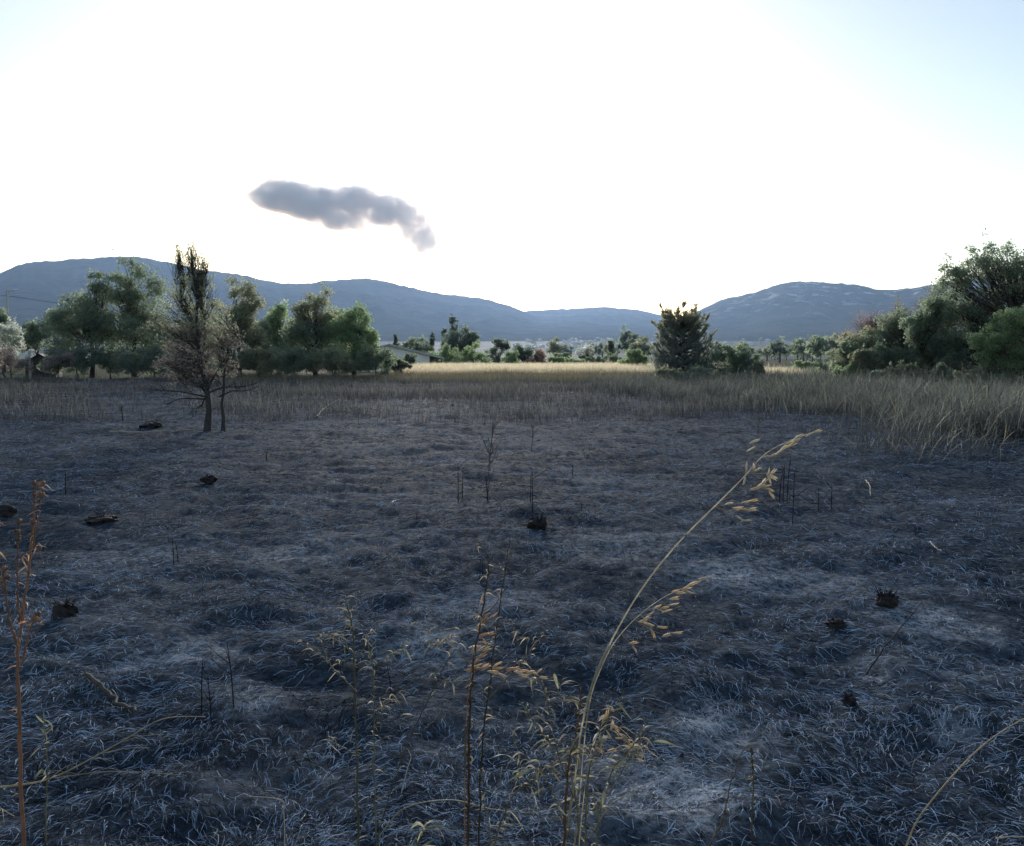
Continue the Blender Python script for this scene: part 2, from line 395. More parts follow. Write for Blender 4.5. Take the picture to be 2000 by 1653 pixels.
def trunk_and_limbs(root, base, stems, Cc, r, rad, col, twigs=2, limb=.2, rise=.62):
    """stems: list of (foot, head) in local coordinates; limbs go from the stems to the clump centres"""
    heads = []
    for foot, head, k in stems:
        G = Geo(); n = 9; u = np.linspace(0, 1, n)[:, None]
        P = np.array(foot) + (np.array(head) - np.array(foot)) * u; hgt = np.linalg.norm(np.array(head) - np.array(foot))
        P[1:-1] += r.normal(size=(n - 2, 3)) * hgt * .018 * np.array([1, 1, .2])
        P[0, 2] -= .12
        G.tube(P, rad * k * (1 - .72 * u[:, 0]) * (1 + .5 * np.exp(-u[:, 0] * 14)), 7, col); G.obj('trunk', M_BARK, root, True)
        heads.append(P)
    G = Geo()
    for cpt in Cc:
        HP = np.concatenate(heads); tz = cpt[2] * rise + HP[:, 2].min() * .2
        s = HP[np.argmin(np.abs(HP[:, 2] - tz + r.normal() * .15) + .7 * np.hypot(HP[:, 0] - cpt[0], HP[:, 1] - cpt[1]))]
        mid = (s + cpt) / 2 + r.normal(size=3) * .08 * np.linalg.norm(cpt - s) - np.array([0, 0, .06 * np.linalg.norm(cpt - s)])
        path = smooth_path([s, mid, cpt], 5); G.tube(path, np.linspace(rad * limb, rad * .05, 5), 3, col)
        for q in range(twigs):
            e = cpt + unit(r, 1)[0] * np.array([1, 1, .7]) * np.linalg.norm(cpt - s) * r.uniform(.15, .35)
            G.tube(np.stack([path[2], (path[2] + e) / 2 + r.normal(size=3) * .04, e]), np.array([.07, .05, .02]) * rad, 3, col)
    G.obj('branches', M_BARK, root)
BROWNBARK = (.060, .050, .042)
def tree(name, label, cat, Yd, footpx, lobes_px, n, size, pal, seed, rad=.13, group=None, stems=None, bark=BROWNBARK, sub=14, ragged=.42,
         shoots=10, colfn=None, twigs=2, aspect=.55, deep=.8, full=1.12, limb=.2, rise=.62):
    """lobes given in photo pixels, set at the tree's own depth Yd"""
    r = np.random.default_rng(seed); s = Yd / F
    foot = at(footpx, HZ, Yd); base = np.array([foot[0], Yd, float(gz(foot[0], Yd))])
    L = []
    n = int(n * 1.04); size = size * 1.12; sub = int(sub * 1.35)
    for k, (px, py, rx, ry) in enumerate(lobes_px):
        rx, ry = rx * full, ry * full
        cpt = at(px, py, Yd) - base; cpt[1] += r.uniform(-.3, .3) * rx * s
        L.append((*cpt, rx * s, rx * s * deep, ry * s))
    root = empty(name, base)
    me, Cc = crown_mesh('crown', L, n, size, pal, r, colfn, aspect, sub, ragged, shoots)
    link(bpy.data.objects.new('crown', me), root)
    if stems is None:
        top = max(L, key=lambda l: l[2] + l[5]); hh = top[2] + top[5] * .3
        stems = [((0, 0, 0), (top[0] * .7, top[1] * .5, hh), 1.0)]
    trunk_and_limbs(root, base, stems, Cc, r, rad, bark, twigs, limb, rise)
    return tag(root, label, cat, group)
PAL_MID = ((0.100, 0.132, 0.100), (0.168, 0.199, 0.146))
PAL_DARK = ((0.080, 0.107, 0.091), (0.132, 0.160, 0.128))
PAL_FRESH = ((0.120, 0.170, 0.097), (0.195, 0.242, 0.139))
PAL_BROWN = ((0.120, 0.135, 0.098), (0.18, 0.19, 0.13))
PAL_GREY = ((0.2, 0.22, 0.2), (0.33, 0.35, 0.33))
PAL_RUST = ((0.175, 0.128, 0.112), (0.245, 0.180, 0.158))
PAL_SCORCH = ((0.13, 0.115, 0.108), (0.2, 0.175, 0.165))
GRV = 'leafy trees of the left grove'

# left grove
tree('leafy_tree', 'broad green tree with a forked top at the outer end of the left grove', 'tree', 63, 178, [(165, 610, 58, 48), (192, 556, 26, 30), (150, 660, 55, 48), (120, 630, 24, 34), (205, 640, 45, 60)], 15000, .17, PAL_MID, 1, .16, GRV)
tree('leafy_tree', 'tallest round-headed green tree inside the left grove', 'tree', 65, 262, [(255, 565, 46, 48), (285, 580, 34, 40), (235, 610, 46, 46), (290, 640, 50, 60), (245, 680, 52, 40), (300, 690, 40, 36)], 16000, .17, PAL_MID, 2, .18, GRV)
tree('leafy_tree', 'dusty brown-green tree behind the scorched tree', 'tree', 60, 466, [(465, 600, 44, 44), (490, 592, 26, 34), (452, 640, 40, 44), (478, 668, 40, 40)], 11000, .15, PAL_BROWN, 3, .13, GRV)
tree('leafy_tree', 'slim green tree beside the dusty brown-green tree', 'tree', 66, 540, [(545, 618, 30, 24), (530, 650, 32, 34), (560, 665, 34, 36), (535, 690, 34, 30)], 9000, .16, PAL_FRESH, 4, .12, GRV)
tree('leafy_tree', 'green tree with a pointed brownish top in the left grove', 'tree', 62, 616, [(618, 598, 32, 28), (590, 625, 36, 32), (645, 632, 30, 30), (610, 665, 48, 40), (590, 695, 40, 28)], 13000, .16, PAL_MID, 5, .15, GRV,
     colfn=lambda P, c_, r: np.where((P[:, 2] > 3.9)[:, None], c_ * np.array([1.2, 1.05, 1.0]), c_))
tree('leafy_tree', 'round dense green tree next to the white house', 'tree', 61, 690, [(690, 632, 34, 28), (670, 660, 40, 36), (712, 665, 30, 34), (700, 695, 42, 28), (725, 700, 20, 24)], 13000, .16, PAL_FRESH, 6, .15, GRV)
# shrubs at the foot of the grove
SHR = [('grey-green shrub under the round dense tree', 735, 705, 58, PAL_MID, 34, 24), ('low shrub between the slim and pointed grove trees', 575, 708, 57, PAL_MID, 38, 22), ('broad shrub under the pointed grove tree', 650, 706, 57, PAL_BROWN, 44, 24),
       ('low shrub under the dusty brown-green tree', 500, 706, 58, PAL_BROWN, 36, 22), ('dark shrub at the foot of the forked green tree', 150, 705, 60, PAL_DARK, 40, 24), ('tangled shrub at the foot of the tallest grove tree', 300, 708, 59, PAL_DARK, 50, 24),
       ('shrub filling the gap under the grove beside the forked tree', 215, 706, 61, PAL_MID, 36, 22), ('scraggy shrub at the end of the grove by the golden grass', 775, 716, 62, PAL_BROWN, 22, 11)]
for k, (lab, px, py, Yd, pal, rx, ry) in enumerate(SHR):
    tree('shrub', lab, 'shrub', Yd, px, [(px - rx * .5, py, rx * .75, ry * 1.2), (px + rx * .5, py + 3, rx * .75, ry * 1.1), (px, py - ry * .45, rx * .6, ry * .9)], 4200, .13, pal, 40 + k, .05, 'shrubs along the foot of the grove', sub=10, shoots=6, twigs=1)

tree('leafy_tree', 'leafy tree half hidden by the scorched tree', 'tree', 66, 372, [(340, 640, 50, 46), (392, 650, 44, 46), (356, 690, 60, 36), (420, 690, 40, 34)], 12000, .16, PAL_MID, 7, .13, GRV)
tree('leafy_tree', 'low leafy tree joining the dusty tree and the slim green tree', 'tree', 64, 508, [(508, 655, 32, 34), (500, 690, 38, 30), (535, 700, 30, 24)], 7500, .15, PAL_MID, 8, .11, GRV)
tree('leafy_tree', 'dense middle tree filling the grove beside the pointed brownish tree', 'tree', 67, 655, [(655, 650, 40, 40), (570, 660, 36, 36), (640, 690, 50, 30)], 9000, .16, PAL_MID, 9, .12, GRV)
for k, (px, lab) in enumerate([(112, 'brushy undergrowth bush at the outer end of the grove'), (262, 'undergrowth bush at the trunk of the tallest grove tree'), (385, 'undergrowth bush behind the scorched tree trunk'), (446, 'undergrowth bush at the trunk of the dusty tree'), (545, 'undergrowth bush at the trunk of the slim green tree'), (618, 'undergrowth bush at the trunk of the pointed brownish tree'), (690, 'undergrowth bush at the trunk of the round dense tree')]):
    tree('shrub', lab, 'shrub', 60, px, [(px - 18, 716, 24, 16), (px + 18, 716, 24, 15), (px, 706, 22, 17)], 3000, .13, [PAL_MID, PAL_BROWN, PAL_DARK][k % 3], 170 + k, .04, 'shrubs along the foot of the grove', sub=9, shoots=6, twigs=1)
# far left: pale willow-like bush, green trees, burnt hedge
tree('leafy_tree', 'rounded green tree beneath the utility pole', 'tree', 84, 8, [(5, 625, 26, 24), (-20, 640, 30, 30)], 5200, .2, PAL_MID, 11, .12)
tree('leafy_tree', 'soft green flat-topped tree behind the concrete post', 'tree', 82, 68, [(55, 645, 26, 22), (85, 642, 24, 22), (70, 668, 30, 20)], 6000, .2, PAL_MID, 12, .12)
tree('shrub', 'pale silvery shrub below the utility pole', 'shrub', 62, 10, [(8, 655, 30, 22), (-25, 660, 30, 28), (25, 672, 22, 16), (0, 690, 30, 22)], 6000, .13, PAL_GREY, 13, .06)
tree('shrub', 'scorched brown hedge in front of the silvery shrub', 'shrub', 56, 22, [(10, 705, 30, 22), (40, 712, 26, 16), (-25, 708, 26, 24)], 4200, .1, PAL_SCORCH, 14, .05)
tree('shrub', 'scorched brown shrub beside the dark-roofed shed', 'shrub', 56, 105, [(100, 712, 28, 16), (122, 706, 20, 18)], 3200, .1, PAL_SCORCH, 15, .05)

# trees behind the golden grass
BACK = 'trees behind the golden grass'
tree('leafy_tree', 'rounded tree rising behind the white house', 'tree', 125, 815, [(812, 672, 18, 15), (800, 682, 16, 12), (828, 684, 18, 14), (815, 700, 26, 14)], 4500, .22, PAL_MID, 21, .14, BACK)
tree('leafy_tree', 'big dark wind-swept tree beside the leaning poplar', 'tree', 118, 900, [(900, 662, 26, 20), (920, 660, 16, 16), (888, 672, 22, 20), (925, 672, 13, 12), (900, 690, 32, 20)], 7500, .22, PAL_DARK, 22, .2, BACK)
def poplar(label, Yd, px, ytop, ybot, w_, seed, lean=0):
    L = []; n = 11
    for k in range(n):
        u = k / (n - 1); L.append((px + lean * (1 - u), ytop + (ybot - ytop) * (u * .9 + .06), w_ * (.45 + .55 * math.sin(math.pi * min(1, .25 + u * .6))), (ybot - ytop) / n * 1.3))
    return tree('poplar_tree', label, 'poplar', Yd, px, L, 3200, .2, PAL_DARK, seed, .1, 'poplars behind the white house', sub=6, ragged=.5, shoots=8, deep=1.)
poplar('tall poplar leaning beside the big dark tree', 122, 882, 618, 712, 10, 24, 4)
poplar('short poplar between the house tree and the big dark tree', 130, 842, 652, 712, 5, 25, 2)
poplar('thin ragged poplar close to the tall leaning poplar', 128, 866, 643, 712, 6, 26, 2)
poplar('poplar tip standing over the ridge of the white house', 140, 772, 656, 712, 5, 27, 1)
tree('shrub', 'bright green spreading shrub beside the house porch', 'shrub', 98, 862, [(850, 703, 26, 12), (878, 690, 18, 16), (890, 705, 28, 12)], 4500, .16, PAL_FRESH, 28, .06, 'shrubs behind the golden grass', sub=10)
tree('shrub', 'fresh green shrub below the big dark tree', 'shrub', 100, 925, [(920, 690, 20, 16), (935, 705, 30, 12), (905, 708, 24, 10)], 4500, .16, PAL_FRESH, 29, .06, 'shrubs behind the golden grass', sub=10)
tree('leafy_tree', 'dark tree with a bare shoulder behind the golden grass', 'tree', 108, 972, [(970, 684, 18, 18), (985, 676, 12, 12), (965, 702, 18, 14)], 3800, .18, PAL_DARK, 30, .1, BACK)
tree('shrub', 'light green round bush in front of the dark trees', 'shrub', 96, 1000, [(1000, 697, 14, 12), (996, 706, 16, 9)], 2600, .14, PAL_FRESH, 31, .05, 'shrubs behind the golden grass')
tree('leafy_tree', 'dark squarish tree beside the withered brown tree', 'tree', 104, 1022, [(1020, 688, 18, 16), (1030, 702, 16, 14), (1010, 700, 14, 12)], 3800, .18, PAL_DARK, 32, .1, BACK)
tree('leafy_tree', 'withered brown tree behind the golden grass', 'tree', 100, 1052, [(1050, 697, 14, 16), (1060, 703, 10, 14), (1044, 706, 12, 10)], 3000, .14, PAL_RUST, 33, .09, BACK)
LOW = [(1085, 706, 22, 9, PAL_FRESH), (1120, 708, 24, 8, PAL_FRESH), (1165, 707, 22, 9, PAL_MID), (1200, 704, 18, 12, PAL_MID), (1100, 698, 18, 8, PAL_MID), (1148, 700, 18, 9, PAL_MID)]
LOWL = ['low green hedge bush next to the withered brown tree', 'low bright bush in front of the town', 'low bush beneath the bare grey tree', 'low bush below the thin dark conifer', 'small rounded bush between withered tree and bare tree', 'leafy bush standing right under the bare grey tree']
for k, (px, py, rx, ry, pal) in enumerate(LOW):
    tree('shrub', LOWL[k], 'shrub', 92 + 3 * k, px, [(px - rx * .3, py, rx * .7, ry), (px + rx * .4, py + 1, rx * .6, ry * .9)], 2000, .15, pal, 60 + k, .04, 'shrubs behind the golden grass', sub=9, shoots=4, twigs=1)
tree('bare_tree', 'bare grey thin-branched tree in front of the town', 'tree', 104, 1143, [(1140, 690, 16, 14), (1150, 684, 10, 10)], 500, .12, PAL_GREY, 70, .08, sub=22, shoots=12, twigs=4)
poplar('thin dark conifer-like poplar in front of the town', 108, 1193, 669, 718, 6, 71, 0)
tree('leafy_tree', 'small green dome-shaped tree beside the dark juniper', 'tree', 74, 1240, [(1240, 698, 16, 14), (1228, 708, 18, 12), (1252, 708, 16, 12), (1240, 688, 10, 8)], 5000, .13, PAL_FRESH, 72, .08, BACK)

# dark juniper with upswept branches
def juniper():
    r = np.random.default_rng(91); Yd = 52.0; s = Yd / F
    foot = at(1330, HZ, Yd); base = np.array([foot[0], Yd, float(gz(foot[0], Yd))]); root = empty('juniper_tree', base)
    loc = lambda px, py: at(px, py, Yd) - base
    tips = [(1290, 594, 1.), (1302, 606, .8), (1318, 604, .9), (1338, 592, 1.), (1346, 608, .8), (1368, 592, 1.), (1362, 606, .8), (1276, 628, .9), (1384, 616, .8), (1384, 632, .8), (1288, 640, .8), (1392, 645, .8), (1280, 656, .7), (1398, 668, .7), (1284, 672, .7), (1396, 684, .6), (1290, 690, .6), (1388, 698, .6), (1310, 620, .8), (1330, 615, .8), (1352, 622, .8), (1372, 640, .7)]
    G = Geo(); P0 = np.array([loc(1330, 722), loc(1329, 690), loc(1333, 655), loc(1330, 615)]); P0[0, 2] = -.1
    G.tube(smooth_path(P0, 10), np.linspace(.16, .04, 10), 7, (.05, .045, .045)); G.obj('trunk', M_BARK, root, True)
    B = Geo(); LP, LD, LC = [], [], []
    lim = [(px, py, 1) for px, py, k in tips] + [(1333 + (q_ - .5) * np.interp(yy_, [600, 640, 690, 725], [70, 104, 126, 112]), yy_, 0) for q_, yy_ in zip(r.uniform(0, 1, 340), 606 + 116 * r.uniform(0, 1, 340) ** .8)]
    for px, py, big in lim:
        tip = loc(px, py); tip[1] += r.uniform(-1.2, 1.2)
        reach = abs(tip[0] - loc(1330, 650)[0])
        s0 = np.array([0.0, 0, max(.15, tip[2] - .42 * reach - r.uniform(.15, .7))]) + r.normal(size=3) * .05
        mid = s0 * .45 + tip * .55 + np.array([(tip[0] - s0[0]) * .16, 0, -.12 * reach]) + r.normal(size=3) * .05
        path = smooth_path([s0, mid, tip], 16); B.tube(path[::3], np.linspace(.035, .008, 6), 4, (.055, .048, .046))
        T = np.gradient(path, axis=0); T /= np.linalg.norm(T, axis=1)[:, None]
        ns = 20 if big else 10; m = ns * 15; su = r.uniform(.30, 1, ns) ** .8; si = np.clip((su * 15).astype(int), 0, 15)
        sdir = T[si] * .9 + unit(r, ns) * np.array([.9, .9, .45]) + np.array([0, 0, .25]); sdir /= np.linalg.norm(sdir, axis=1)[:, None]
        sl_ = (.16 + .34 * (1.05 - su)) * r.uniform(.7, 1.3, ns); q_ = np.tile(np.linspace(.05, 1, 15), ns)[:, None]
        org = np.repeat(path[si], 15, axis=0); dd_ = np.repeat(sdir, 15, axis=0)
        LP.append(org + dd_ * q_ * np.repeat(sl_, 15)[:, None] + r.normal(size=(m, 3)) * .022); LD.append(dd_ + np.array([0, 0, .1]))
        hh = LP[-1][:, 2]; hot = np.clip((hh - 2.9) / 1.2, 0, 1)[:, None]
        q = r.uniform(0, 1, (m, 1))
        LC.append((np.array([.12, .142, .132]) * (1 - q) + np.array([.20, .22, .20]) * q) * (1 - hot) + (np.array([.11, .118, .080]) * (1 - q) + np.array([.18, .178, .12]) * q) * hot)
    B.obj('branches', M_BARK, root)
    LP, LD, LC = map(np.concatenate, (LP, LD, LC))
    V, Q = leaf_quads(LP, r, .15, .22, LD, .6)
    link(bpy.data.objects.new('crown', make_mesh('crown', V, Q, M_LEAF, np.repeat(LC, 4, axis=0))), root)
    tag(root, 'dark feathery juniper with upswept branches and yellowish tips', 'juniper')
juniper()
tree('leafy_tree', 'bushy green tree leaning against the dark juniper', 'tree', 50, 1430, [(1432, 694, 26, 22), (1415, 712, 30, 24), (1455, 712, 24, 24), (1440, 728, 36, 16), (1472, 704, 14, 14)], 9000, .12, PAL_MID, 75, .09)
for k, (px, py, rx, ry, lab, pal) in enumerate([(1310, 735, 34, 12, 'low grey-green shrub at the foot of the dark juniper', PAL_BROWN), (1365, 736, 38, 14, 'leafy shrub between the juniper and the bushy green tree', PAL_MID), (1480, 726, 14, 14, 'small brownish shrub at the edge of the bushy green tree', PAL_BROWN)]):
    tree('shrub', lab, 'shrub', 47, px, [(px - rx * .4, py, rx * .6, ry), (px + rx * .4, py, rx * .6, ry), (px, py - 4, rx * .5, ry)], 4200, .1, pal, 80 + k, .04, 'shrubs around the juniper', sub=10, twigs=1)
# gap between juniper and the right copse
tree('shrub', 'yellow-green bush by the pale stubble strip', 'shrub', 62, 1570, [(1568, 716, 14, 13), (1560, 726, 22, 9), (1585, 728, 22, 9)], 3600, .12, PAL_FRESH, 86, .05)
tree('shrub', 'olive bush behind the yellow-green bush', 'shrub', 72, 1600, [(1600, 714, 20, 14), (1612, 722, 18, 12)], 3000, .13, PAL_MID, 87, .05)

# right copse
CP = 'trees of the right-hand copse'
tree('leafy_tree', 'tall dark oak standing over the right-hand copse', 'tree', 39, 1945, [(1872, 540, 36, 34), (1915, 525, 36, 42), (1965, 520, 42, 40), (2030, 515, 60, 46), (1870, 600, 40, 40), (1930, 610, 55, 50), (2010, 590, 70, 60), (1880, 660, 44, 46), (1955, 680, 55, 50), (1855, 700, 34, 40), (2080, 640, 60, 90)], 34000, .105, PAL_MID, 101, .2, CP, sub=20, ragged=.36, shoots=34, deep=.7)
tree('leafy_tree', 'bright green leafy tree in front of the tall dark oak', 'tree', 35, 1985, [(1990, 625, 40, 36), (1950, 660, 42, 36), (1925, 680, 26, 30), (2000, 700, 60, 40), (1960, 725, 46, 30), (2060, 660, 60, 70)], 20000, .095, PAL_FRESH, 102, .13, CP, sub=18, ragged=.38, shoots=20)
tree('leafy_tree', 'green tree on the inner shoulder of the tall dark oak', 'tree', 40, 1815, [(1815, 612, 38, 36), (1785, 645, 40, 38), (1830, 690, 36, 40), (1800, 720, 40, 30)], 14000, .1, PAL_MID, 103, .12, CP, sub=16, shoots=14)
tree('bare_tree', 'leafless tree with a russet haze of twigs in the copse', 'tree', 46, 1705, [(1690, 640, 26, 28), (1712, 632, 22, 24), (1665, 660, 22, 20), (1700, 670, 34, 26)], 5200, .055, PAL_RUST, 104, .08, CP, bark=(.075, .055, .05), sub=30, shoots=26, twigs=6, aspect=.28)
tree('bare_tree', 'grey leafless tree reaching up beside the tall dark oak', 'tree', 45, 1840, [(1840, 575, 26, 26), (1820, 600, 28, 28), (1855, 610, 30, 30)], 2200, .055, ((.11, .085, .08), (.16, .13, .12)), 105, .09, CP, bark=(.09, .078, .075), sub=34, shoots=24, twigs=6, aspect=.25)
tree('bare_tree', 'greyish thin-leaved tree between russet tree and green copse tree', 'tree', 44, 1770, [(1765, 625, 30, 26), (1745, 650, 30, 28), (1780, 660, 30, 30)], 5200, .08, ((.10, .09, .07), (.15, .14, .10)), 106, .09, CP, sub=24, shoots=18, twigs=4)
tree('leafy_tree', 'broad grey-green tree filling the middle of the copse', 'tree', 43, 1775, [(1765, 645, 44, 42), (1735, 685, 42, 40), (1800, 690, 40, 44), (1775, 725, 50, 26)], 13000, .1, PAL_MID, 107, .1, CP, sub=16, shoots=16)
tree('leafy_tree', 'thick green tree joining the oak and the middle of the copse', 'tree', 42, 1860, [(1850, 600, 38, 38), (1840, 665, 40, 40), (1880, 700, 44, 44)], 13000, .1, PAL_DARK, 108, .11, CP, sub=16, shoots=16)
tree('leafy_tree', 'olive tree under the russet leafless tree', 'tree', 44, 1700, [(1690, 678, 40, 34), (1720, 690, 38, 38), (1665, 705, 38, 34)], 9000, .1, PAL_BROWN, 109, .09, CP, sub=14, shoots=14)
CB = [(1655, 705, 30, 36, 43, PAL_MID, 'olive green bush at the inner end of the copse'), (1690, 715, 34, 34, 41, PAL_BROWN, 'brownish green bush second from the inner end of the copse'), (1730, 712, 34, 36, 41, PAL_MID, 'green bush under the thin-leaved greyish tree'), (1742, 690, 20, 22, 43, PAL_RUST, 'rusty withered bush inside the copse'),
      (1770, 735, 34, 22, 38, PAL_BROWN, 'low ragged bush at the grassy edge of the copse'), (1660, 735, 30, 18, 41, PAL_FRESH, 'yellowish low bush at the grassy inner edge of the copse'), (1840, 738, 36, 22, 37, PAL_MID, 'low leafy bush under the copse beside the bright green tree'), (1900, 745, 40, 18, 35, PAL_BROWN, 'scrubby brown bush at the foot of the tall oak'), (1653, 665, 12, 14, 45, PAL_RUST, 'small reddish withered treetop at the end of the copse'), (1720, 745, 30, 14, 38, PAL_DARK, 'dark low bush in the tall grass before the copse')]
for k, (px, py, rx, ry, Yd, pal, lab) in enumerate(CB):
    tree('shrub', lab, 'shrub', Yd, px, [(px - rx * .35, py, rx * .65, ry), (px + rx * .4, py + 2, rx * .6, ry * .9), (px, py - ry * .3, rx * .55, ry * .8)], 5200, .095, pal, 120 + k, .05, 'bushes along the edge of the copse', sub=12, shoots=10, twigs=2)

# scorched tree standing in the burnt field
def scorched(P, c_, r):
    hot = np.clip((P[:, 2] - 1.95) / .8 + r.normal(size=len(P)) * .3, 0, 1)[:, None]
    q = r.uniform(0, 1, (len(P), 1))
    sc = np.array([.050, .047, .050]) * (1 - q) + np.array([.098, .090, .090]) * q
    gr = np.array([.13, .15, .10]) * (1 - q) + np.array([.21, .23, .15]) * q
    return sc * (1 - hot) + gr * hot
gp = on_ground(400, 845)
tree('scorched_tree', 'scorched small tree with a spindly green top in the burnt field', 'tree', gp[1], 400,
     [(376, 500, 8, 22), (398, 520, 9, 22), (346, 505, 8, 18), (374, 545, 24, 26), (352, 572, 22, 30), (396, 568, 18, 30), (372, 610, 44, 34), (348, 650, 44, 36), (408, 640, 44, 38), (440, 680, 40, 34), (375, 690, 60, 38), (412, 725, 46, 28), (335, 705, 34, 32), (372, 742, 44, 20)],
     9500, .041, PAL_SCORCH, 150, .062, None, stems=[((0, 0, 0), (-.26, .1, 3.85), 1.), ((.30, .12, 0), (.42, .2, 2.3), .62), ((-.08, .02, 1.35), (-.57, .12, 3.55), .42), ((-.1, .05, 1.6), (-.03, -.1, 3.5), .4)], bark=(.058, .054, .056), sub=15, ragged=.34, shoots=90, colfn=scorched, twigs=5, aspect=.42, full=1.2, limb=.11, rise=.84)
# bare low boughs of the scorched tree
root = [o for o in bpy.data.objects if o.name == 'scorched_tree'][0]; G = Geo(); r = np.random.default_rng(3); b0 = np.array(root.location)
for pts in [[(402, 775), (375, 765), (345, 762), (318, 760)], [(404, 772), (378, 750), (350, 735), (330, 722)], [(402, 770), (425, 758), (460, 757), (500, 748)], [(428, 775), (445, 765), (470, 765), (498, 755)], [(400, 778), (388, 795), (372, 800)], [(402, 768), (380, 735), (372, 700)], [(404, 765), (432, 735), (452, 700)], [(401, 780), (360, 778), (330, 790)]]:
    P = np.array([at(px, py, gp[1] + r.uniform(-.1, .1)) - b0 for px, py in pts]); P[1:, 1] += r.uniform(-.5, .5)
    path = smooth_path(P, 10); G.tube(path, np.linspace(.018, .005, 10), 5, (.03, .028, .03))
    for q in range(8):
        s = path[r.integers(3, 10)]; e = s + (unit(r, 1)[0] * .22 + (path[-1] - path[0]) * .12); G.tube(np.stack([s, (s + e) / 2 + r.normal(size=3) * .02, e]), [.007, .005, .002], 3, (.03, .027, .027))
G.obj('bough', M_BARK, root)

# scattered trees over the valley (copies)
r = np.random.default_rng(77)
def far_proto(seed, pal):
    L = [(0, 0, 4.2, 2.6, 2.6, 2.2), (1.5, .4, 3.2, 2, 2, 1.6), (-1.6, -.3, 3., 2, 2, 1.7)]
    rg = np.random.default_rng(seed); root = empty('field_tree', (0, 0, 0)); me, Cc = crown_mesh('crown', L, 700, .75, pal, rg, sub=10, shoots=5)
    link(bpy.data.objects.new('crown', me), root); G = Geo(); G.tube([(0, 0, -.4), (0, .1, 1.5), (.1, 0, 4)], [.3, .24, .1], 6, BROWNBARK); G.obj('trunk', M_BARK, root)
    return root
protos = [far_proto(1, PAL_MID), far_proto(2, PAL_DARK), far_proto(3, PAL_BROWN)]
def copy_tree(o):
    n = o.copy(); COL.objects.link(n)
    for ch in o.children:
        k = ch.copy(); COL.objects.link(k); k.parent = n
    return n
used = set()
def place_far(px, d, kind, sc):
    x = d * (px - CX) / F; y = d
    o = protos[kind] if kind not in used else copy_tree(protos[kind]); used.add(kind)
    o.location = (x, y, float(gz(x, y))); o.rotation_euler = (0, 0, r.uniform(0, 6.28)); o.scale = (sc, sc, sc * r.uniform(.8, 1.2))
    tag(o, ['mid green tree far out on the valley floor', 'dark tree far out on the valley floor', 'brownish tree far out on the valley floor'][kind], 'tree', 'trees scattered over the valley floor')
for k in range(110):
    d = r.choice([r.uniform(180, 500), r.uniform(400, 1500), r.uniform(1400, 2900)]); px = r.choice([r.uniform(1050, 1290), r.uniform(1380, 1680), r.uniform(-60, 1000)], p=[.14, .64, .22])
    place_far(px, d, int(r.integers(3)), r.uniform(.7, 1.4) * (1 if d < 600 else 1.5))

# ------------------------------------------------------------------ town, houses, pole
M_WALL = flat_mat('limewash_wall', (.62, .60, .55), .8, .6, .1); M_WALL2 = flat_mat('cream_wall', (.50, .45, .37), .8, .6, .1)
M_TILE = flat_mat('terracotta_roof', (.30, .15, .10), .8, .5, .2); M_GREYR = flat_mat('pale_roof', (.45, .45, .45), .7, .5, .15); M_DARKR = flat_mat('dark_roof', (.045, .045, .055), .7, 3, .3)
M_PANE = flat_mat('window_pane', (.03, .035, .04), .2, 3, .2, 0, .6)
def gable(W, D, H, RH, ov=.4, th=.18):
    """returns wall and roof Geo of a gabled house; gable faces -Y, ridge along Y"""
    a, b = W / 2, D / 2
    wv = [(-a, -b, -.5), (a, -b, -.5), (a, b, -.5), (-a, b, -.5), (-a, -b, H), (a, -b, H), (a, b, H), (-a, b, H), (0, -b, H + RH), (0, b, H + RH)]
    G = Geo(); G.add(wv, [(0, 1, 5, 4), (1, 2, 6, 5), (2, 3, 7, 6), (3, 0, 4, 7)]); G.add(wv, [(4, 5, 8), (6, 7, 9)])
    Rf = Geo(); k = RH / a
    for s in (-1, 1):
        e = a + ov; z0 = H - ov * k + .02; z1 = H + RH + .02
        p = np.array([(s * e, -b - ov, z0), (s * e, b + ov, z0), (0, b + ov, z1), (0, -b - ov, z1)]); q = p + np.array([0, 0, th])
        Rf.add(np.concatenate([p, q]), [(0, 1, 2, 3), (4, 5, 6, 7), (0, 1, 5, 4), (1, 2, 6, 5), (2, 3, 7, 6), (3, 0, 4, 7)])
    return G, Rf
TOWNM = {}
def town_house(x, y, W, D, H, rot, wm, rm, label):
    key = (round(W), round(D), round(H), wm.name, rm.name)
    if key not in TOWNM:
        g1, g2 = gable(round(W), round(D), round(H), round(W) * .2, .5, .3)
        TOWNM[key] = (g1.mesh('wall', wm), g2.mesh('roof', rm))
    e = empty('town_house', (x, y, float(gz(x, y)))); e.rotation_euler = (0, 0, rot)
    for nm, me in zip(('wall', 'roof'), TOWNM[key]): link(bpy.data.objects.new(nm, me), e)
    tag(e, label, 'house', 'houses of the distant town')
r = np.random.default_rng(19); placed = []
while len(placed) < 150:
    px = r.normal(1170, 75) if r.uniform() < .85 else r.uniform(1000, 1500); d = r.uniform(1900, 3250)
    if not 985 < px < 1510: continue
    x = d * (px - CX) / F; y = d
    if any((x - a) ** 2 + (y - b) ** 2 < 23 ** 2 for a, b in placed): continue
    placed.append((x, y)); wm = M_WALL if r.uniform() < .75 else M_WALL2; ti = r.uniform() < .55
    town_house(x, y, r.uniform(9, 16), r.uniform(8, 12), r.choice([4, 6, 7, 9]), r.uniform(-.8, .8), wm, M_TILE if ti else M_GREYR,
               f"{'white' if wm is M_WALL else 'cream'} house with {'red-brown' if ti else 'pale grey'} roof in the distant hillside town")
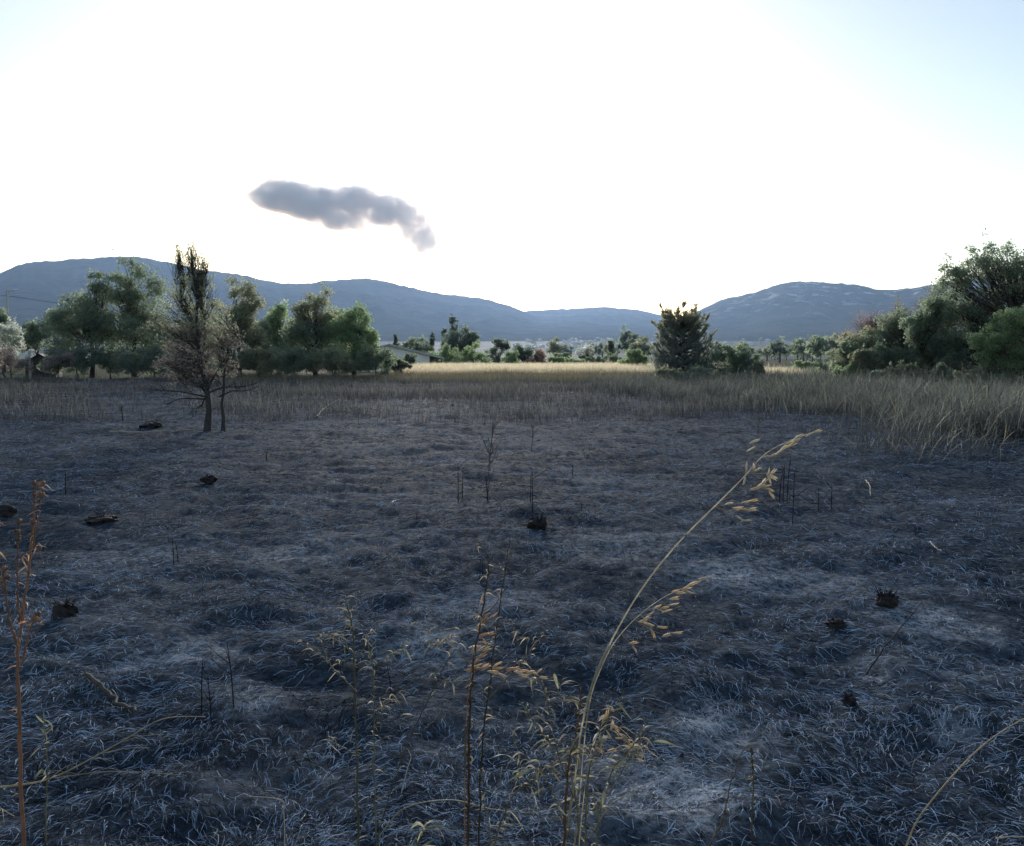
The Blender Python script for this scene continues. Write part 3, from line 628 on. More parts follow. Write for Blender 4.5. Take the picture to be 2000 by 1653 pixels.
for px, d in [(1437, 3050), (1448, 3100), (1460, 3060), (1472, 3100), (1485, 3000), (1525, 3150), (40, 700), (52, 690), (1132, 3280), (1120, 3300)]:
    x = d * (px - CX) / F
    town_house(x, d, 14, 10, 7, r.uniform(-.5, .5), M_WALL, M_GREYR, 'white house with pale grey roof standing apart from the town')

# white farmhouse
def farmhouse():
    Yd = 92.0; s = Yd / F; rp = at(744, HZ, Yd); base = np.array([rp[0], Yd + 4, float(gz(rp[0], Yd))])
    e = empty('farmhouse', base); e.rotation_euler = (0, 0, math.radians(12))
    half = 80 * s; H = 1.75
    G, Rf = gable(half * 2, 8, H, 1.15, .0, .16)
    G.obj('wall', flat_mat('white_render', (.80, .81, .80), .8, 1.2, .1), e)
    mr = flat_mat('grey_sheet_roof', (.36, .38, .40), .55, 2, .15)
    for sgn, out_ in ((-1, .5), (1, 1.6)):
        R = Geo(); a = half + out_; k = 1.15 / half; p = np.array([(sgn * a, -4.6, H - out_ * k + .02), (sgn * a, 4.6, H - out_ * k + .02), (0, 4.6, H + 1.17), (0, -4.6, H + 1.17)]); q = p + np.array([0, 0, .17])
        R.add(np.concatenate([p, q]), [(0, 1, 2, 3), (4, 5, 6, 7), (0, 1, 5, 4), (1, 2, 6, 5), (2, 3, 7, 6), (3, 0, 4, 7)]); ro = R.obj('roof', mr, e)
        if sgn == 1:
            for q_ in range(9):                               # raised seams of the sheet roof
                yy = -4.3 + q_ * 1.07; Gs = Geo(); Gs.tube([(a, yy, H - out_ * k + .21), (.03, yy, H + 1.36)], .025, 4); Gs.obj('seam', mr, ro)
    P = Geo(); P.tube([(half + 1.35, -4.2, -.4), (half + 1.35, -4.2, H - .2)], .07, 6); P.obj('porch_post', M_DARKR, e)
    P = Geo(); P.tube([(half + 1.35, 3.8, -.4), (half + 1.35, 3.8, H - .2)], .07, 6); P.obj('porch_post', M_DARKR, e)
    tag(e, 'low white farmhouse with a grey sheet roof and open porch', 'house')
farmhouse()
tree('shrub', 'dark round shrub in front of the white farmhouse wall', 'shrub', 78, 800, [(798, 702, 13, 12), (794, 708, 14, 8), (805, 706, 10, 9)], 2600, .12, PAL_DARK, 160, .04)
tree('shrub', 'small dark shrub beside the round grove tree at the farmhouse', 'shrub', 72, 764, [(764, 706, 14, 8), (772, 710, 12, 7)], 2200, .11, PAL_DARK, 161, .04)

# dark-roofed shed at the far left
b = at(85, HZ, 66); e = empty('shed', (b[0], 66, float(gz(b[0], 66))))
G, Rf = gable(2.6, 3.2, 1.5, .85, .25, .08); G.obj('wall', flat_mat('weathered_boards', (.075, .062, .058), .85, 4, .4), e); Rf.obj('roof', M_DARKR, e)
G = Geo(); G.add([(-.4, -1.64, 0), (.4, -1.64, 0), (.4, -1.64, 1.35), (-.4, -1.64, 1.35)], [(0, 1, 2, 3)]); G.obj('door', M_DARKR, e)
e.rotation_euler = (0, 0, .3); e.scale = (.8, .8, .78); tag(e, 'small shed with a dark gabled roof beside the concrete post', 'shed')
M_CONC = flat_mat('pale_concrete', (.42, .41, .40), .85, 6, .2)
b = at(57, HZ, 57); G = Geo(); G.tube([(0, 0, -.2), (.01, 0, 1.0), (.0, 0, 1.93)], [.10, .09, .085], 4); o = G.obj('concrete_post', M_CONC, None); o.location = (b[0], 57, float(gz(b[0], 57))); tag(o, 'pale concrete post standing before the dark-roofed shed', 'post')
# utility pole with street lamp and cable
Yd = 110.0; b = at(19, HZ, Yd); top = at(19, 568, Yd)[2]; e = empty('utility_pole', (b[0], Yd, 0))
G = Geo(); G.tube([(0, 0, -.5), (0, 0, top / 2), (0, 0, top)], [.17, .14, .11], 8); G.obj('pole', M_CONC, e, True)
G = Geo(); G.tube([(0, 0, top - .35), (.45, 0, top - .05), (.8, 0, top + .02)], .035, 5); G.obj('lamp_arm', M_CONC, e)
G = Geo(); G.tube([(.75, 0, top + .02), (.95, 0, top + .06), (1.45, 0, top + .06), (1.62, 0, top + .02)], [.04, .11, .12, .05], 8); G.obj('lamp_head', flat_mat('lamp_housing', (.75, .76, .77), .35, 5, .05), e, True)
G = Geo(); G.tube([(-.35, 0, top - .72), (.35, 0, top - .72)], .04, 4); G.obj('crossarm', M_CONC, e)
tag(e, 'concrete utility pole with a white street lamp head', 'utility pole')
G = Geo(); u = np.linspace(0, 1, 24)[:, None]
A0 = np.array([b[0] - 32, Yd - 6, top - .3]); B0 = np.array([b[0], Yd, top - .66]); C0 = np.array([b[0] + 34, Yd + 42, top - 3.4])
for P_, Q_, sg in ((A0, B0, .7), (B0, C0, .8)):
    L_ = P_ + (Q_ - P_) * u; L_[:, 2] -= sg * 4 * (u * (1 - u))[:, 0]; G.tube(L_, .028, 4)
o = G.obj('power_cable', flat_mat('cable_rubber', (.02, .02, .022), .6, 4, .1)); tag(o, 'sagging black power cable strung from the utility pole', 'cable')
# ------------------------------------------------------------------ uncountable ground cover (geometry-node stuff)
def scatter(name, label, protos_, P, rot, scl, pick):
    coll = bpy.data.collections.new(name + '_source')
    for k, me in enumerate(protos_):
        coll.objects.link(bpy.data.objects.new(f'{name}_tuft_{k:02d}', me))
    me = bpy.data.meshes.new(name); n = len(P)
    me.vertices.add(n); me.vertices.foreach_set('co', np.asarray(P, np.float32).ravel())
    a = me.attributes.new('rot', 'FLOAT_VECTOR', 'POINT'); a.data.foreach_set('vector', np.asarray(rot, np.float32).ravel())
    a = me.attributes.new('scl', 'FLOAT', 'POINT'); a.data.foreach_set('value', np.asarray(scl, np.float32))
    a = me.attributes.new('pick', 'INT', 'POINT'); a.data.foreach_set('value', np.asarray(pick, np.int32))
    o = link(bpy.data.objects.new(name, me))
    ng = bpy.data.node_groups.new(name, 'GeometryNodeTree')
    ng.interface.new_socket('Geometry', in_out='INPUT', socket_type='NodeSocketGeometry'); ng.interface.new_socket('Geometry', in_out='OUTPUT', socket_type='NodeSocketGeometry')
    gi = ng.nodes.new('NodeGroupInput'); go = ng.nodes.new('NodeGroupOutput')
    ci = ng.nodes.new('GeometryNodeCollectionInfo'); ci.inputs['Collection'].default_value = coll
    ci.inputs['Separate Children'].default_value = True; ci.inputs['Reset Children'].default_value = True
    ip = ng.nodes.new('GeometryNodeInstanceOnPoints'); ip.inputs['Pick Instance'].default_value = True
    def na(nm, ty):
        q = ng.nodes.new('GeometryNodeInputNamedAttribute'); q.data_type = ty; q.inputs['Name'].default_value = nm; return q.outputs['Attribute']
    ng.links.new(gi.outputs[0], ip.inputs['Points']); ng.links.new(ci.outputs[0], ip.inputs['Instance'])
    ng.links.new(na('pick', 'INT'), ip.inputs['Instance Index']); ng.links.new(na('rot', 'FLOAT_VECTOR'), ip.inputs['Rotation']); ng.links.new(na('scl', 'FLOAT'), ip.inputs['Scale'])
    ng.links.new(ip.outputs[0], go.inputs[0])
    md = o.modifiers.new('scatter', 'NODES'); md.node_group = ng
    tag(o, label, kind='stuff'); return o
def ribbons(P, W, side, col):
    """P (n,k,3) centre lines, W (n,k), side (n,3)"""
    n, k, _ = P.shape
    V = np.stack([P - side[:, None, :] * W[..., None] / 2, P + side[:, None, :] * W[..., None] / 2], 2).reshape(-1, 3)
    b = (np.arange(n) * 2 * k)[:, None] + (np.arange(k - 1) * 2)[None, :]
    Q = np.stack([b, b + 1, b + 3, b + 2], -1).reshape(-1, 4)
    return V, Q, np.repeat(col.reshape(n * k, 3), 2, axis=0)
def standing_clump(name, n, R, H, W, bend, seed, low, high, mat, head=0., split=.35, jit=.3, pale=0., palec=(.30, .275, .19)):
    r = np.random.default_rng(seed); k = 6; u = np.linspace(0, 1, k)
    c0 = np.stack([r.normal(size=n) * R, r.normal(size=n) * R], -1); a = r.uniform(0, 2 * math.pi, n); h = H * r.uniform(.45, 1.15, n)
    be = np.abs(r.normal(size=n)) * bend
    off = (be * h)[:, None] * (u ** 1.8)[None, :]
    z = h[:, None] * (u - .25 * be[:, None] * u ** 2.5)
    P = np.stack([c0[:, :1] + np.cos(a)[:, None] * off, c0[:, 1:] + np.sin(a)[:, None] * off, z - .02], -1)
    b = r.uniform(0, 2 * math.pi, n); side = np.stack([np.cos(b), np.sin(b), np.zeros(n)], -1)
    prof = np.array([.9, 1, .9, .8, .7, .2]) if head == 0 else np.array([.7, .6, .55, .6, head, .5])
    Wd = (W * r.uniform(.6, 1.4, n))[:, None] * prof[None, :]
    f = np.clip((u - split + r.normal(size=(n, 1)) * .12) / .35, 0, 1)[..., None]; q = r.uniform(1 - jit, 1 + jit, (n, 1, 1))
    hi_ = np.where((r.uniform(0, 1, n) < pale)[:, None, None], np.array(palec), np.array(high)); col = (np.array(low) * (1 - f) + hi_ * f) * q
    V, Q, C_ = ribbons(P, Wd, side, col); return make_mesh(name, V, Q, mat, C_)
def sector(r, n, d0, d1, half=40):
    d = np.sqrt(r.uniform(d0 ** 2, d1 ** 2, n)); a = np.radians(r.uniform(-half, half, n)); return d * np.sin(a), d * np.cos(a)
def to_px(x, y, z=0.0):
    cp, sp = math.cos(PITCH), math.sin(PITCH); dz = z - EYE
    f = y * cp - dz * sp; u = y * sp + dz * cp
    return CX + F * x / f, CY - F * u / f
def tilt_rot(r, n, amt=.12): return np.stack([r.normal(size=n) * amt, r.normal(size=n) * amt, r.uniform(0, 6.283, n)], -1)

r = np.random.default_rng(201)
CHAR, ASHC = (.020, .028, .041), (.345, .445, .60)
def strand_mat(name, label, n, d0, d1, dens_pow, L0, W0, arch, seed, dark, pale, pale_share, half=38, keepfn=None, k=3):
    """ONE mesh of lying strands that follow the ground; strands grow with distance like the tufts they stand for"""
    r = np.random.default_rng(seed); u0 = r.uniform(0, 1, n)
    d = d0 * (d1 / d0) ** u0 if dens_pow == 0 else (d0 ** dens_pow + u0 * (d1 ** dens_pow - d0 ** dens_pow)) ** (1 / dens_pow)
    az = np.radians(r.uniform(-half, half, n)); x0, y0 = d * np.sin(az), d * np.cos(az)
    # strands gather in tufts
    m0 = r.uniform(0, 1, n) < np.clip(fbm(x0 / .33, y0 / .33, 3, 77) * 2.4 - .55, .18, 1) + np.clip(d / 25, 0, 1); x0, y0, d = x0[m0], y0[m0], d[m0]; n = len(x0)
    if keepfn is not None:
        m = keepfn(x0, y0, r); x0, y0, d = x0[m], y0[m], d[m]; n = len(x0)
    g = (1 + d / 4.) ** .85
    flow = vnoise(x0 / 1.1, y0 / 1.1, 55) * 9.0; a = np.where(r.uniform(0, 1, n) < .62, flow + r.normal(size=n) * .5, r.uniform(0, 6.283, n))
    l = r.uniform(.5, 1.4, n) * L0 * g ** .75; u = np.linspace(0, 1, k)
    ang = a[:, None] + (r.normal(size=n) * .6)[:, None] * (u - .5)[None, :] * 1.6
    X = np.cumsum(np.cos(ang) * l[:, None] / k, 1); Y = np.cumsum(np.sin(ang) * l[:, None] / k, 1)
    X = x0[:, None] + X - X.mean(1, keepdims=True); Y = y0[:, None] + Y - Y.mean(1, keepdims=True)
    hz_ = np.abs(r.normal(size=n)) * arch * g ** .5; tl = r.uniform(-.2, 1.1, n)
    Z = gz(X, Y) + hz_[:, None] * (np.sin(np.pi * u)[None, :] * .8 + u[None, :] * tl[:, None]) + (r.uniform(0, .5, n) ** 2 * arch * 2.)[:, None] + .003
    side = np.stack([-np.sin(a), np.cos(a), r.normal(size=n) * .7], -1); side /= np.linalg.norm(side, axis=1)[:, None]
    prof = np.interp(u, [0, .3, .75, 1], [.6, 1, .85, .25])
    Wd = (W0 * g * r.uniform(.5, 1.4, n))[:, None] * prof[None, :]
    patch = np.clip(fbm(x0 / 1.0, y0 / 1.0, 4, 66) * 3.0 - 1.0, 0, 1)
    isp = (r.uniform(0, 1, n) < pale_share * (.30 + 1.45 * patch) * np.clip(.45 + d / 11, 0, 1))[:, None, None]; q = r.uniform(0, 1, (n, 1, 1))
    col = np.where(isp, np.array(pale) * (.4 + .8 * q), np.array(dark) * (.4 + 1.3 * q)) * np.ones((n, k, 1))
    V, Q, C_ = ribbons(np.stack([X, Y, Z], -1), Wd, side, col)
    o = link(bpy.data.objects.new(name, make_mesh(name, V, Q, M_STRAND, C_))); return tag(o, label, kind='stuff')
strand_mat('burnt_stubble', 'mat of charred and ash-grey grass strands over the burnt field', 310000, 1.3, 66, 0, .064, .0016, .006, 61, CHAR, ASHC, .36)
# coarser withered strands on the verge at the photographer's feet
strand_mat('withered_grass', 'curly withered grass strands on the near verge', 4200, 1.3, 4.8, 0, .085, .0019, .012, 62, (.020, .023, .028), (.36, .39, .44), .5, 40, lambda x, y, r: r.uniform(0, 1, len(x)) < np.clip((4.6 - y) / 1.7, 0, 1), 5)

# half-burnt standing stems across the far half of the field
stems = [standing_clump('stems', 100, .8, .52, .009, .28, 360 + k, (.030, .032, .037), (.105, .108, .106), M_STRAW, 0, .4, .4, .10, (.20, .195, .18)) for k in range(5)]
x, y = sector(r, 3700, 15, 66); px, py = to_px(x, y)
den = np.clip((845 - py) / 75, 0, 1) * (.42 + .58 * np.clip((px - 300) / 900, 0, 1)) * np.clip(fbm(x / 3.5, y / 3.5, 3, 71) * 2.6 - .75, .05, 1)
keep = r.uniform(0, 1, len(x)) < den * .8; x, y = x[keep], y[keep]
scatter('burnt_stems', 'thin half-burnt grass stems standing over the far field', stems, np.stack([x, y, gz(x, y)], -1), tilt_rot(r, len(x), .06), r.uniform(.6, 1.25, len(x)), r.integers(0, 5, len(x)))
# tall singed grass before the copse
tall = [standing_clump('blades', 210, .8, .84, .0100, .75, 380 + k, (.036, .041, .047), (.130, .150, .135), M_STRAW, 0, .46, .45, .10) for k in range(6)]
x, y = sector(r, 4000, 11, 52); px, py = to_px(x, y)
lim = np.interp(px, [1000, 1150, 1300, 1450, 1600, 1750, 2000, 2300], [738, 748, 778, 808, 852, 880, 897, 900]) + (fbm(x / 2.2, y / 2.2, 3, 91) - .5) * 110
den = np.clip((lim - py) / 45, 0, 1) * np.clip((px - 1100) / 350, 0, 1) * np.clip(fbm(x / 3., y / 3., 3, 93) * 3 - .7, .15, 1); keep = r.uniform(0, 1, len(x)) < den * .85; x, y = x[keep], y[keep]
scatter('tall_grass', 'tall singed olive-grey grass in front of the copse', tall, np.stack([x, y, gz(x, y)], -1), tilt_rot(r, len(x), .2), r.uniform(.45, .85, len(x)) * (.55 + .9 * fbm(x / 2.5, y / 2.5, 3, 17)) * 1.2, r.integers(0, 6, len(x)))
# golden grass strip
gold = [standing_clump('stalks', 330, .9, .86, .011, .14, 400 + k, (.42, .34, .22), (.64, .56, .42), M_STRAW, 1.5, .30, .2) for k in range(4)]
n = 1000; y = r.uniform(60, 92, n); px = r.uniform(788, 1275, n); x = y * (px - CX) / F
keep = (y > 61 + 3 * fbm(x / 2, x * 0, 2, 5)); x, y = x[keep], y[keep]
x2 = []; y2 = []
for k in range(26):
    yy = r.uniform(54, 64); x2.append(yy * (r.uniform(1465, 1560) - CX) / F); y2.append(yy)
x, y = np.concatenate([x, x2]), np.concatenate([y, y2])
scatter('golden_grass', 'strip of ripe golden grass beyond the burnt field', gold, np.stack([x, y, gz(x, y)], -1), tilt_rot(r, len(x), .05), r.uniform(.75, 1.15, len(x)), r.integers(0, 4, len(x)))
# dry fringe between burn and the groves
fr = [standing_clump('blades', 200, .9, .5, .012, .35, 420 + k, (.07, .066, .05), (.15, .135, .085), M_STRAW, 0, .2) for k in range(4)]
x, y = sector(r, 1800, 52, 66); px, py = to_px(x, y); keep = (px > 470) & (px < 1500) & (r.uniform(0, 1, len(x)) < .35 + .4 * (px > 800)); x, y = x[keep], y[keep]
scatter('dry_fringe_grass', 'brownish dry grass along the edge of the burn', fr, np.stack([x, y, gz(x, y)], -1), tilt_rot(r, len(x), .08), r.uniform(.6, 1.2, len(x)), r.integers(0, 4, len(x)))

# ------------------------------------------------------------------ clods, sticks and charred stalks
def clod(px, py, wpx, hpx, seed, label):
    g_ = on_ground(px, py); s = g_[1] / F; r = np.random.default_rng(seed); V = ICO3[0].copy()
    d = 1 + .85 * (fbm(V[:, 0] * 2 + seed, V[:, 1] * 2 + V[:, 2] * 1.7, 4, seed) - .5) * 2
    V = V * d[:, None] * np.array([wpx * s / 2.3, wpx * s / 2.7, hpx * s * .44]); V[:, 2] += hpx * s * .25
    G = Geo(); q = fbm(V[:, 0] * 30, V[:, 2] * 30, 2, seed)[:, None]; G.add(V, ICO3[1], np.array([.020, .019, .022]) + q * np.array([.040, .030, .028]))
    for k in range(26):                                      # burnt-off stem ends
        a = r.uniform(0, 6.28); b = np.array([math.cos(a) * wpx * s * .32 * r.uniform(0, 1), math.sin(a) * wpx * s * .3 * r.uniform(0, 1), hpx * s * .5])
        e = b + np.array([math.cos(a) * .3, math.sin(a) * .3, r.uniform(.1, .7)]) * hpx * s * r.uniform(.4, 1.)
        G.tube([b, (b + e) / 2, e], [.004, .003, .0015], 4, (.018, .016, .016))
    o = G.obj('burnt_tussock', M_BARK, None); o.location = g_; tag(o, label, 'tussock', 'burnt tussocks on the field')
for k, a in enumerate([(130, 1212, 52, 44, 'dark burnt tussock behind the reddish dry weed'), (1052, 1046, 42, 30, 'reddish-black burnt tussock on open ground mid-field'), (1730, 1186, 46, 36, 'horned black burnt tussock beside a pale ash patch'), (300, 838, 42, 18, 'burnt tussock beside the pale stick near the scorched tree'),
                       (200, 1022, 64, 20, 'low wide burnt tussock in the field between tree and reddish weed'), (410, 946, 32, 20, 'small burnt tussock in the field below the scorched tree'), (1660, 1376, 28, 22, 'small black burnt tussock in stubble by the bending straw'), (1632, 1222, 44, 18, 'flat burnt tussock near the horned tussock'), (8, 1010, 40, 26, 'burnt tussock next to the reddish dry weed tips')]):
    clod(a[0], a[1], a[2], a[3], 500 + k, a[4])
def stick(name, label, cat, pts, rad, col, lift=.02, mat=None, grp=None, twigs=0, seed=0):
    P = np.array([on_ground(*p) for p in pts]); P[:, 2] += lift; base = P[0].copy(); r = np.random.default_rng(seed)
    path = smooth_path(P - base, 14); path[1:-1] += r.normal(size=(12, 3)) * rad * .5
    G = Geo(); G.tube(path, np.linspace(rad, rad * .55, 14), 6, col)
    for k in range(twigs):
        s = path[r.integers(2, 12)]; e = s + unit(r, 1)[0] * np.array([1, .6, .5]) * rad * r.uniform(6, 16); G.tube([s, (s + e) / 2 + r.normal(size=3) * rad * .6, e], [rad * .4, rad * .3, rad * .12], 4, col)
    o = G.obj(name, mat or M_BARK, None, True); o.location = base; tag(o, label, cat, grp)
stick('fallen_branch', 'charred crooked branch lying beside the reddish dry weed', 'branch', [(168, 1343), (200, 1362), (232, 1382), (264, 1402)], .013, (.075, .068, .064), .025, twigs=2, seed=1)
stick('fallen_branch', 'long pale fallen stick at the foot of the scorched tree', 'branch', [(214, 847), (260, 849), (320, 848), (376, 844)], .022, (.30, .28, .25), .04, twigs=3, seed=2)
stick('fallen_straw', 'short pale bent straw on the stubble beside the tall oat stalk', 'straw', [(1690, 943), (1698, 955), (1700, 972)], .006, (.30, .29, .24), .05, M_STRAW, seed=3)
stick('fallen_straw', 'white splinter of straw lying between tall grass and horned tussock', 'straw', [(1816, 1070), (1824, 1078), (1838, 1086)], .005, (.42, .40, .36), .03, M_STRAW, seed=4)
stick('fallen_straw', 'thin pale curved straw lying in mid-field stubble', 'straw', [(766, 993), (772, 984), (790, 979), (815, 979)], .005, (.22, .22, .21), .04, M_STRAW, seed=5)
stick('fallen_branch', 'pale dead branch leaning in the stems before the burnt edge', 'branch', [(618, 816), (635, 800), (655, 788), (684, 772)], .016, (.17, .165, .155), .05, twigs=9, seed=6)
stick('fallen_branch', 'second pale dead branch leaning near the golden grass', 'branch', [(826, 790), (840, 772), (862, 746)], .016, (.15, .145, .13), .04, twigs=4, seed=7)
stick('fallen_branch', 'forked dead branch leaning in the tall grass', 'branch', [(1896, 890), (1915, 872), (1945, 850), (1985, 835)], .012, (.17, .165, .13), .1, twigs=2, seed=8)
stick('fallen_branch', 'pale log lying on the ash at the far left field edge', 'branch', [(0, 731), (20, 731), (48, 733)], .05, (.19, .19, .18), .05, seed=9)
stick('fallen_branch', 'thin pale log lying below the dark-roofed shed', 'branch', [(54, 739), (72, 738), (94, 739)], .04, (.17, .17, .16), .05, seed=10)
ST = [(895, 985, 905), (903, 976, 915), (952, 986, 936), (1036, 995, 934), (1040, 1012, 930), (1522, 990, 925), (1529, 992, 915), (1537, 985, 900), (1548, 1032, 925), (1598, 1002, 955), (1624, 1000, 950), (340, 1112, 1060), (348, 1105, 1068), (765, 1362, 1285), (937, 1140, 1090), (943, 1132, 1098), (128, 968, 922), (814, 1020, 1000), (1118, 930, 905), (1135, 1005, 990), (240, 820, 790), (520, 900, 880)]
STL = [('thin charred stalk close by the tall pale weed skeleton', (895, 903, 952)), ('thin charred stalk right beside the reddish-black tussock', (1036, 1040)), ('charred stalk in the clump of four black stalks', (1522, 1529, 1537, 1548)), ('short charred stalk next to the clump of four black stalks', (1598, 1624)),
       ('charred stalk of the pair out between low wide tussock and near charred branch', (340, 348)), ('lone charred stalk beside the slender olive weed', (765,)), ('charred stalk of the pair beyond the tall reddish weed', (937, 943)), ('small stub of a charred stalk alone in the open stubble', (128, 814, 1118, 1135, 240, 520))]
ST3 = [(394, 1402, 1290), (413, 1420, 1318), (457, 1392, 1255)]
for k, (px, yb, yt) in enumerate(ST + ST3):
    g_ = on_ground(px, yb); h = (yb - yt) * g_[1] / F; r = np.random.default_rng(700 + k); G = Geo()
    lean = r.normal(size=2) * .06 * h; P = smooth_path([(0, 0, -.03), (lean[0] * .3, lean[1] * .3, h * .5), (lean[0], lean[1], h)], 7)
    rad = .0032 * max(1, g_[1] / 5); G.tube(P, np.linspace(rad, rad * .5, 7), 5, (.016, .016, .018))
    for q in range(r.integers(0, 4)):
        s = P[r.integers(3, 6)]; e = s + np.array([r.normal() * .06, r.normal() * .06, .09]) * (h / .35); G.tube([s, (s + e) / 2 + [0, 0, -.005], e], rad * np.array([.6, .5, .3]), 4, (.02, .02, .022))
    o = G.obj('charred_stalk', M_BARK, None); o.location = g_
    sub = next(l for l, xs in STL if px in xs) if k < len(ST) else 'thin charred stalk in the trio beside the near charred branch'
    tag(o, sub, 'stalk', 'charred stalks: ' + sub)
stick('fallen_branch', 'thin black twig slanting up from stubble by the horned tussock', 'branch', [(1692, 1335), (1730, 1290), (1765, 1240), (1800, 1195)], .005, (.014, .014, .015), .08, twigs=4, seed=11)

# ------------------------------------------------------------------ foreground weeds, oats and straw
def leaf_mesh(name, seed, L, Wd, curl, col, mat):
    r = np.random.default_rng(seed); k = 7; u = np.linspace(0, 1, k)
    P = np.stack([u * L * (1 - .25 * curl * u), r.normal() * .15 * L * u ** 2, -curl * L * .55 * u ** 2 + .12 * L * np.sin(np.pi * u)], -1)
    tw = r.normal() * 1.1 * u; wdt = Wd * np.sin(np.pi * np.clip(u * .93 + .06, 0, 1)) ** .8
    sd_ = np.stack([0 * u, np.cos(tw), np.sin(tw)], -1)
    V = np.concatenate([P - sd_ * wdt[:, None] / 2, P + np.array([0, 0, -.10 * Wd]), P + sd_ * wdt[:, None] / 2]); i = np.arange(k - 1)
    Q = np.concatenate([np.stack([i, i + 1, i + 1 + k, i + k], -1), np.stack([i + k, i + 1 + k, i + 1 + 2 * k, i + 2 * k], -1)])
    q = np.tile(np.linspace(1.1, .8, k), 3)[:, None]
    return make_mesh(name, V, Q, mat, np.array(col) * q, True)
LEAVES = {
    'olive': [leaf_mesh('leaf', k, .030, .0030, .6 + .35 * k, cc, M_GREEN) for k, cc in enumerate([(0.215, 0.205, 0.153), (0.267, 0.247, 0.195), (0.160, 0.161, 0.120), (0.298, 0.265, 0.219)])],
    'green': [leaf_mesh('leaf', 10 + k, .036, .0042, .5 + .4 * k, cc, M_GREEN) for k, cc in enumerate([(0.207, 0.214, 0.148), (0.291, 0.282, 0.210), (0.164, 0.175, 0.119), (0.343, 0.316, 0.259)])],
    'dry': [leaf_mesh('leaf', 20 + k, .026, .0034, 1. + .5 * k, cc, M_GREEN) for k, cc in enumerate([(0.411, 0.319, 0.219), (0.476, 0.420, 0.307), (0.291, 0.217, 0.161)])],
    'rust': [leaf_mesh('leaf', 30 + k, .022, .0040, 1.3 + .5 * k, cc, M_GREEN) for k, cc in enumerate([(0.423, 0.244, 0.156), (0.449, 0.307, 0.194), (0.330, 0.204, 0.142)])]}
def spikelet_mesh(k, cols):
    r = np.random.default_rng(50 + k); G = Geo(); L = .029
    for sgn, ln, c_ in ((1, 1., cols[0]), (-1, .94, cols[1]), (.15, .86, cols[2])):
        n = 7; u = np.linspace(0, 1, n); P = np.stack([u * L * ln, sgn * .0034 * u ** .8 * (1 if u is not None else 0), .0012 * np.sin(np.pi * u)], -1)
        G.tube(P, .0023 * np.sin(np.pi * np.clip(u * .94 + .05, 0, 1) ** .85) ** 1.15 + .00015, 5, c_)
    G.tube([(.8 * L, 0, 0), (1.3 * L, .003, 0), (1.75 * L, .009 * (k - 1), .001)], [.0004, .0003, .0002], 3, (.20, .14, .09))
    return G.mesh('spikelet', M_STRAW, True)
SPK = [spikelet_mesh(k, cc) for k, cc in enumerate([((.80, .68, .52), (.72, .59, .43), (.54, .42, .28)), ((.80, .73, .60), (.74, .65, .50), (.57, .47, .34)), ((.72, .54, .37), (.64, .46, .30), (.50, .34, .22))])]
def dirmat(d, roll):
    d = Vector(d).normalized(); return d.to_track_quat('X', 'Z').to_matrix() @ Matrix.Rotation(roll, 3, 'X')
def attach(me, name, root, p, d, roll, sc):
    o = bpy.data.objects.new(name, me); link(o, root)
    o.matrix_local = Matrix.Translation(Vector(p)) @ dirmat(d, roll).to_4x4() @ Matrix.Scale(sc, 4); return o
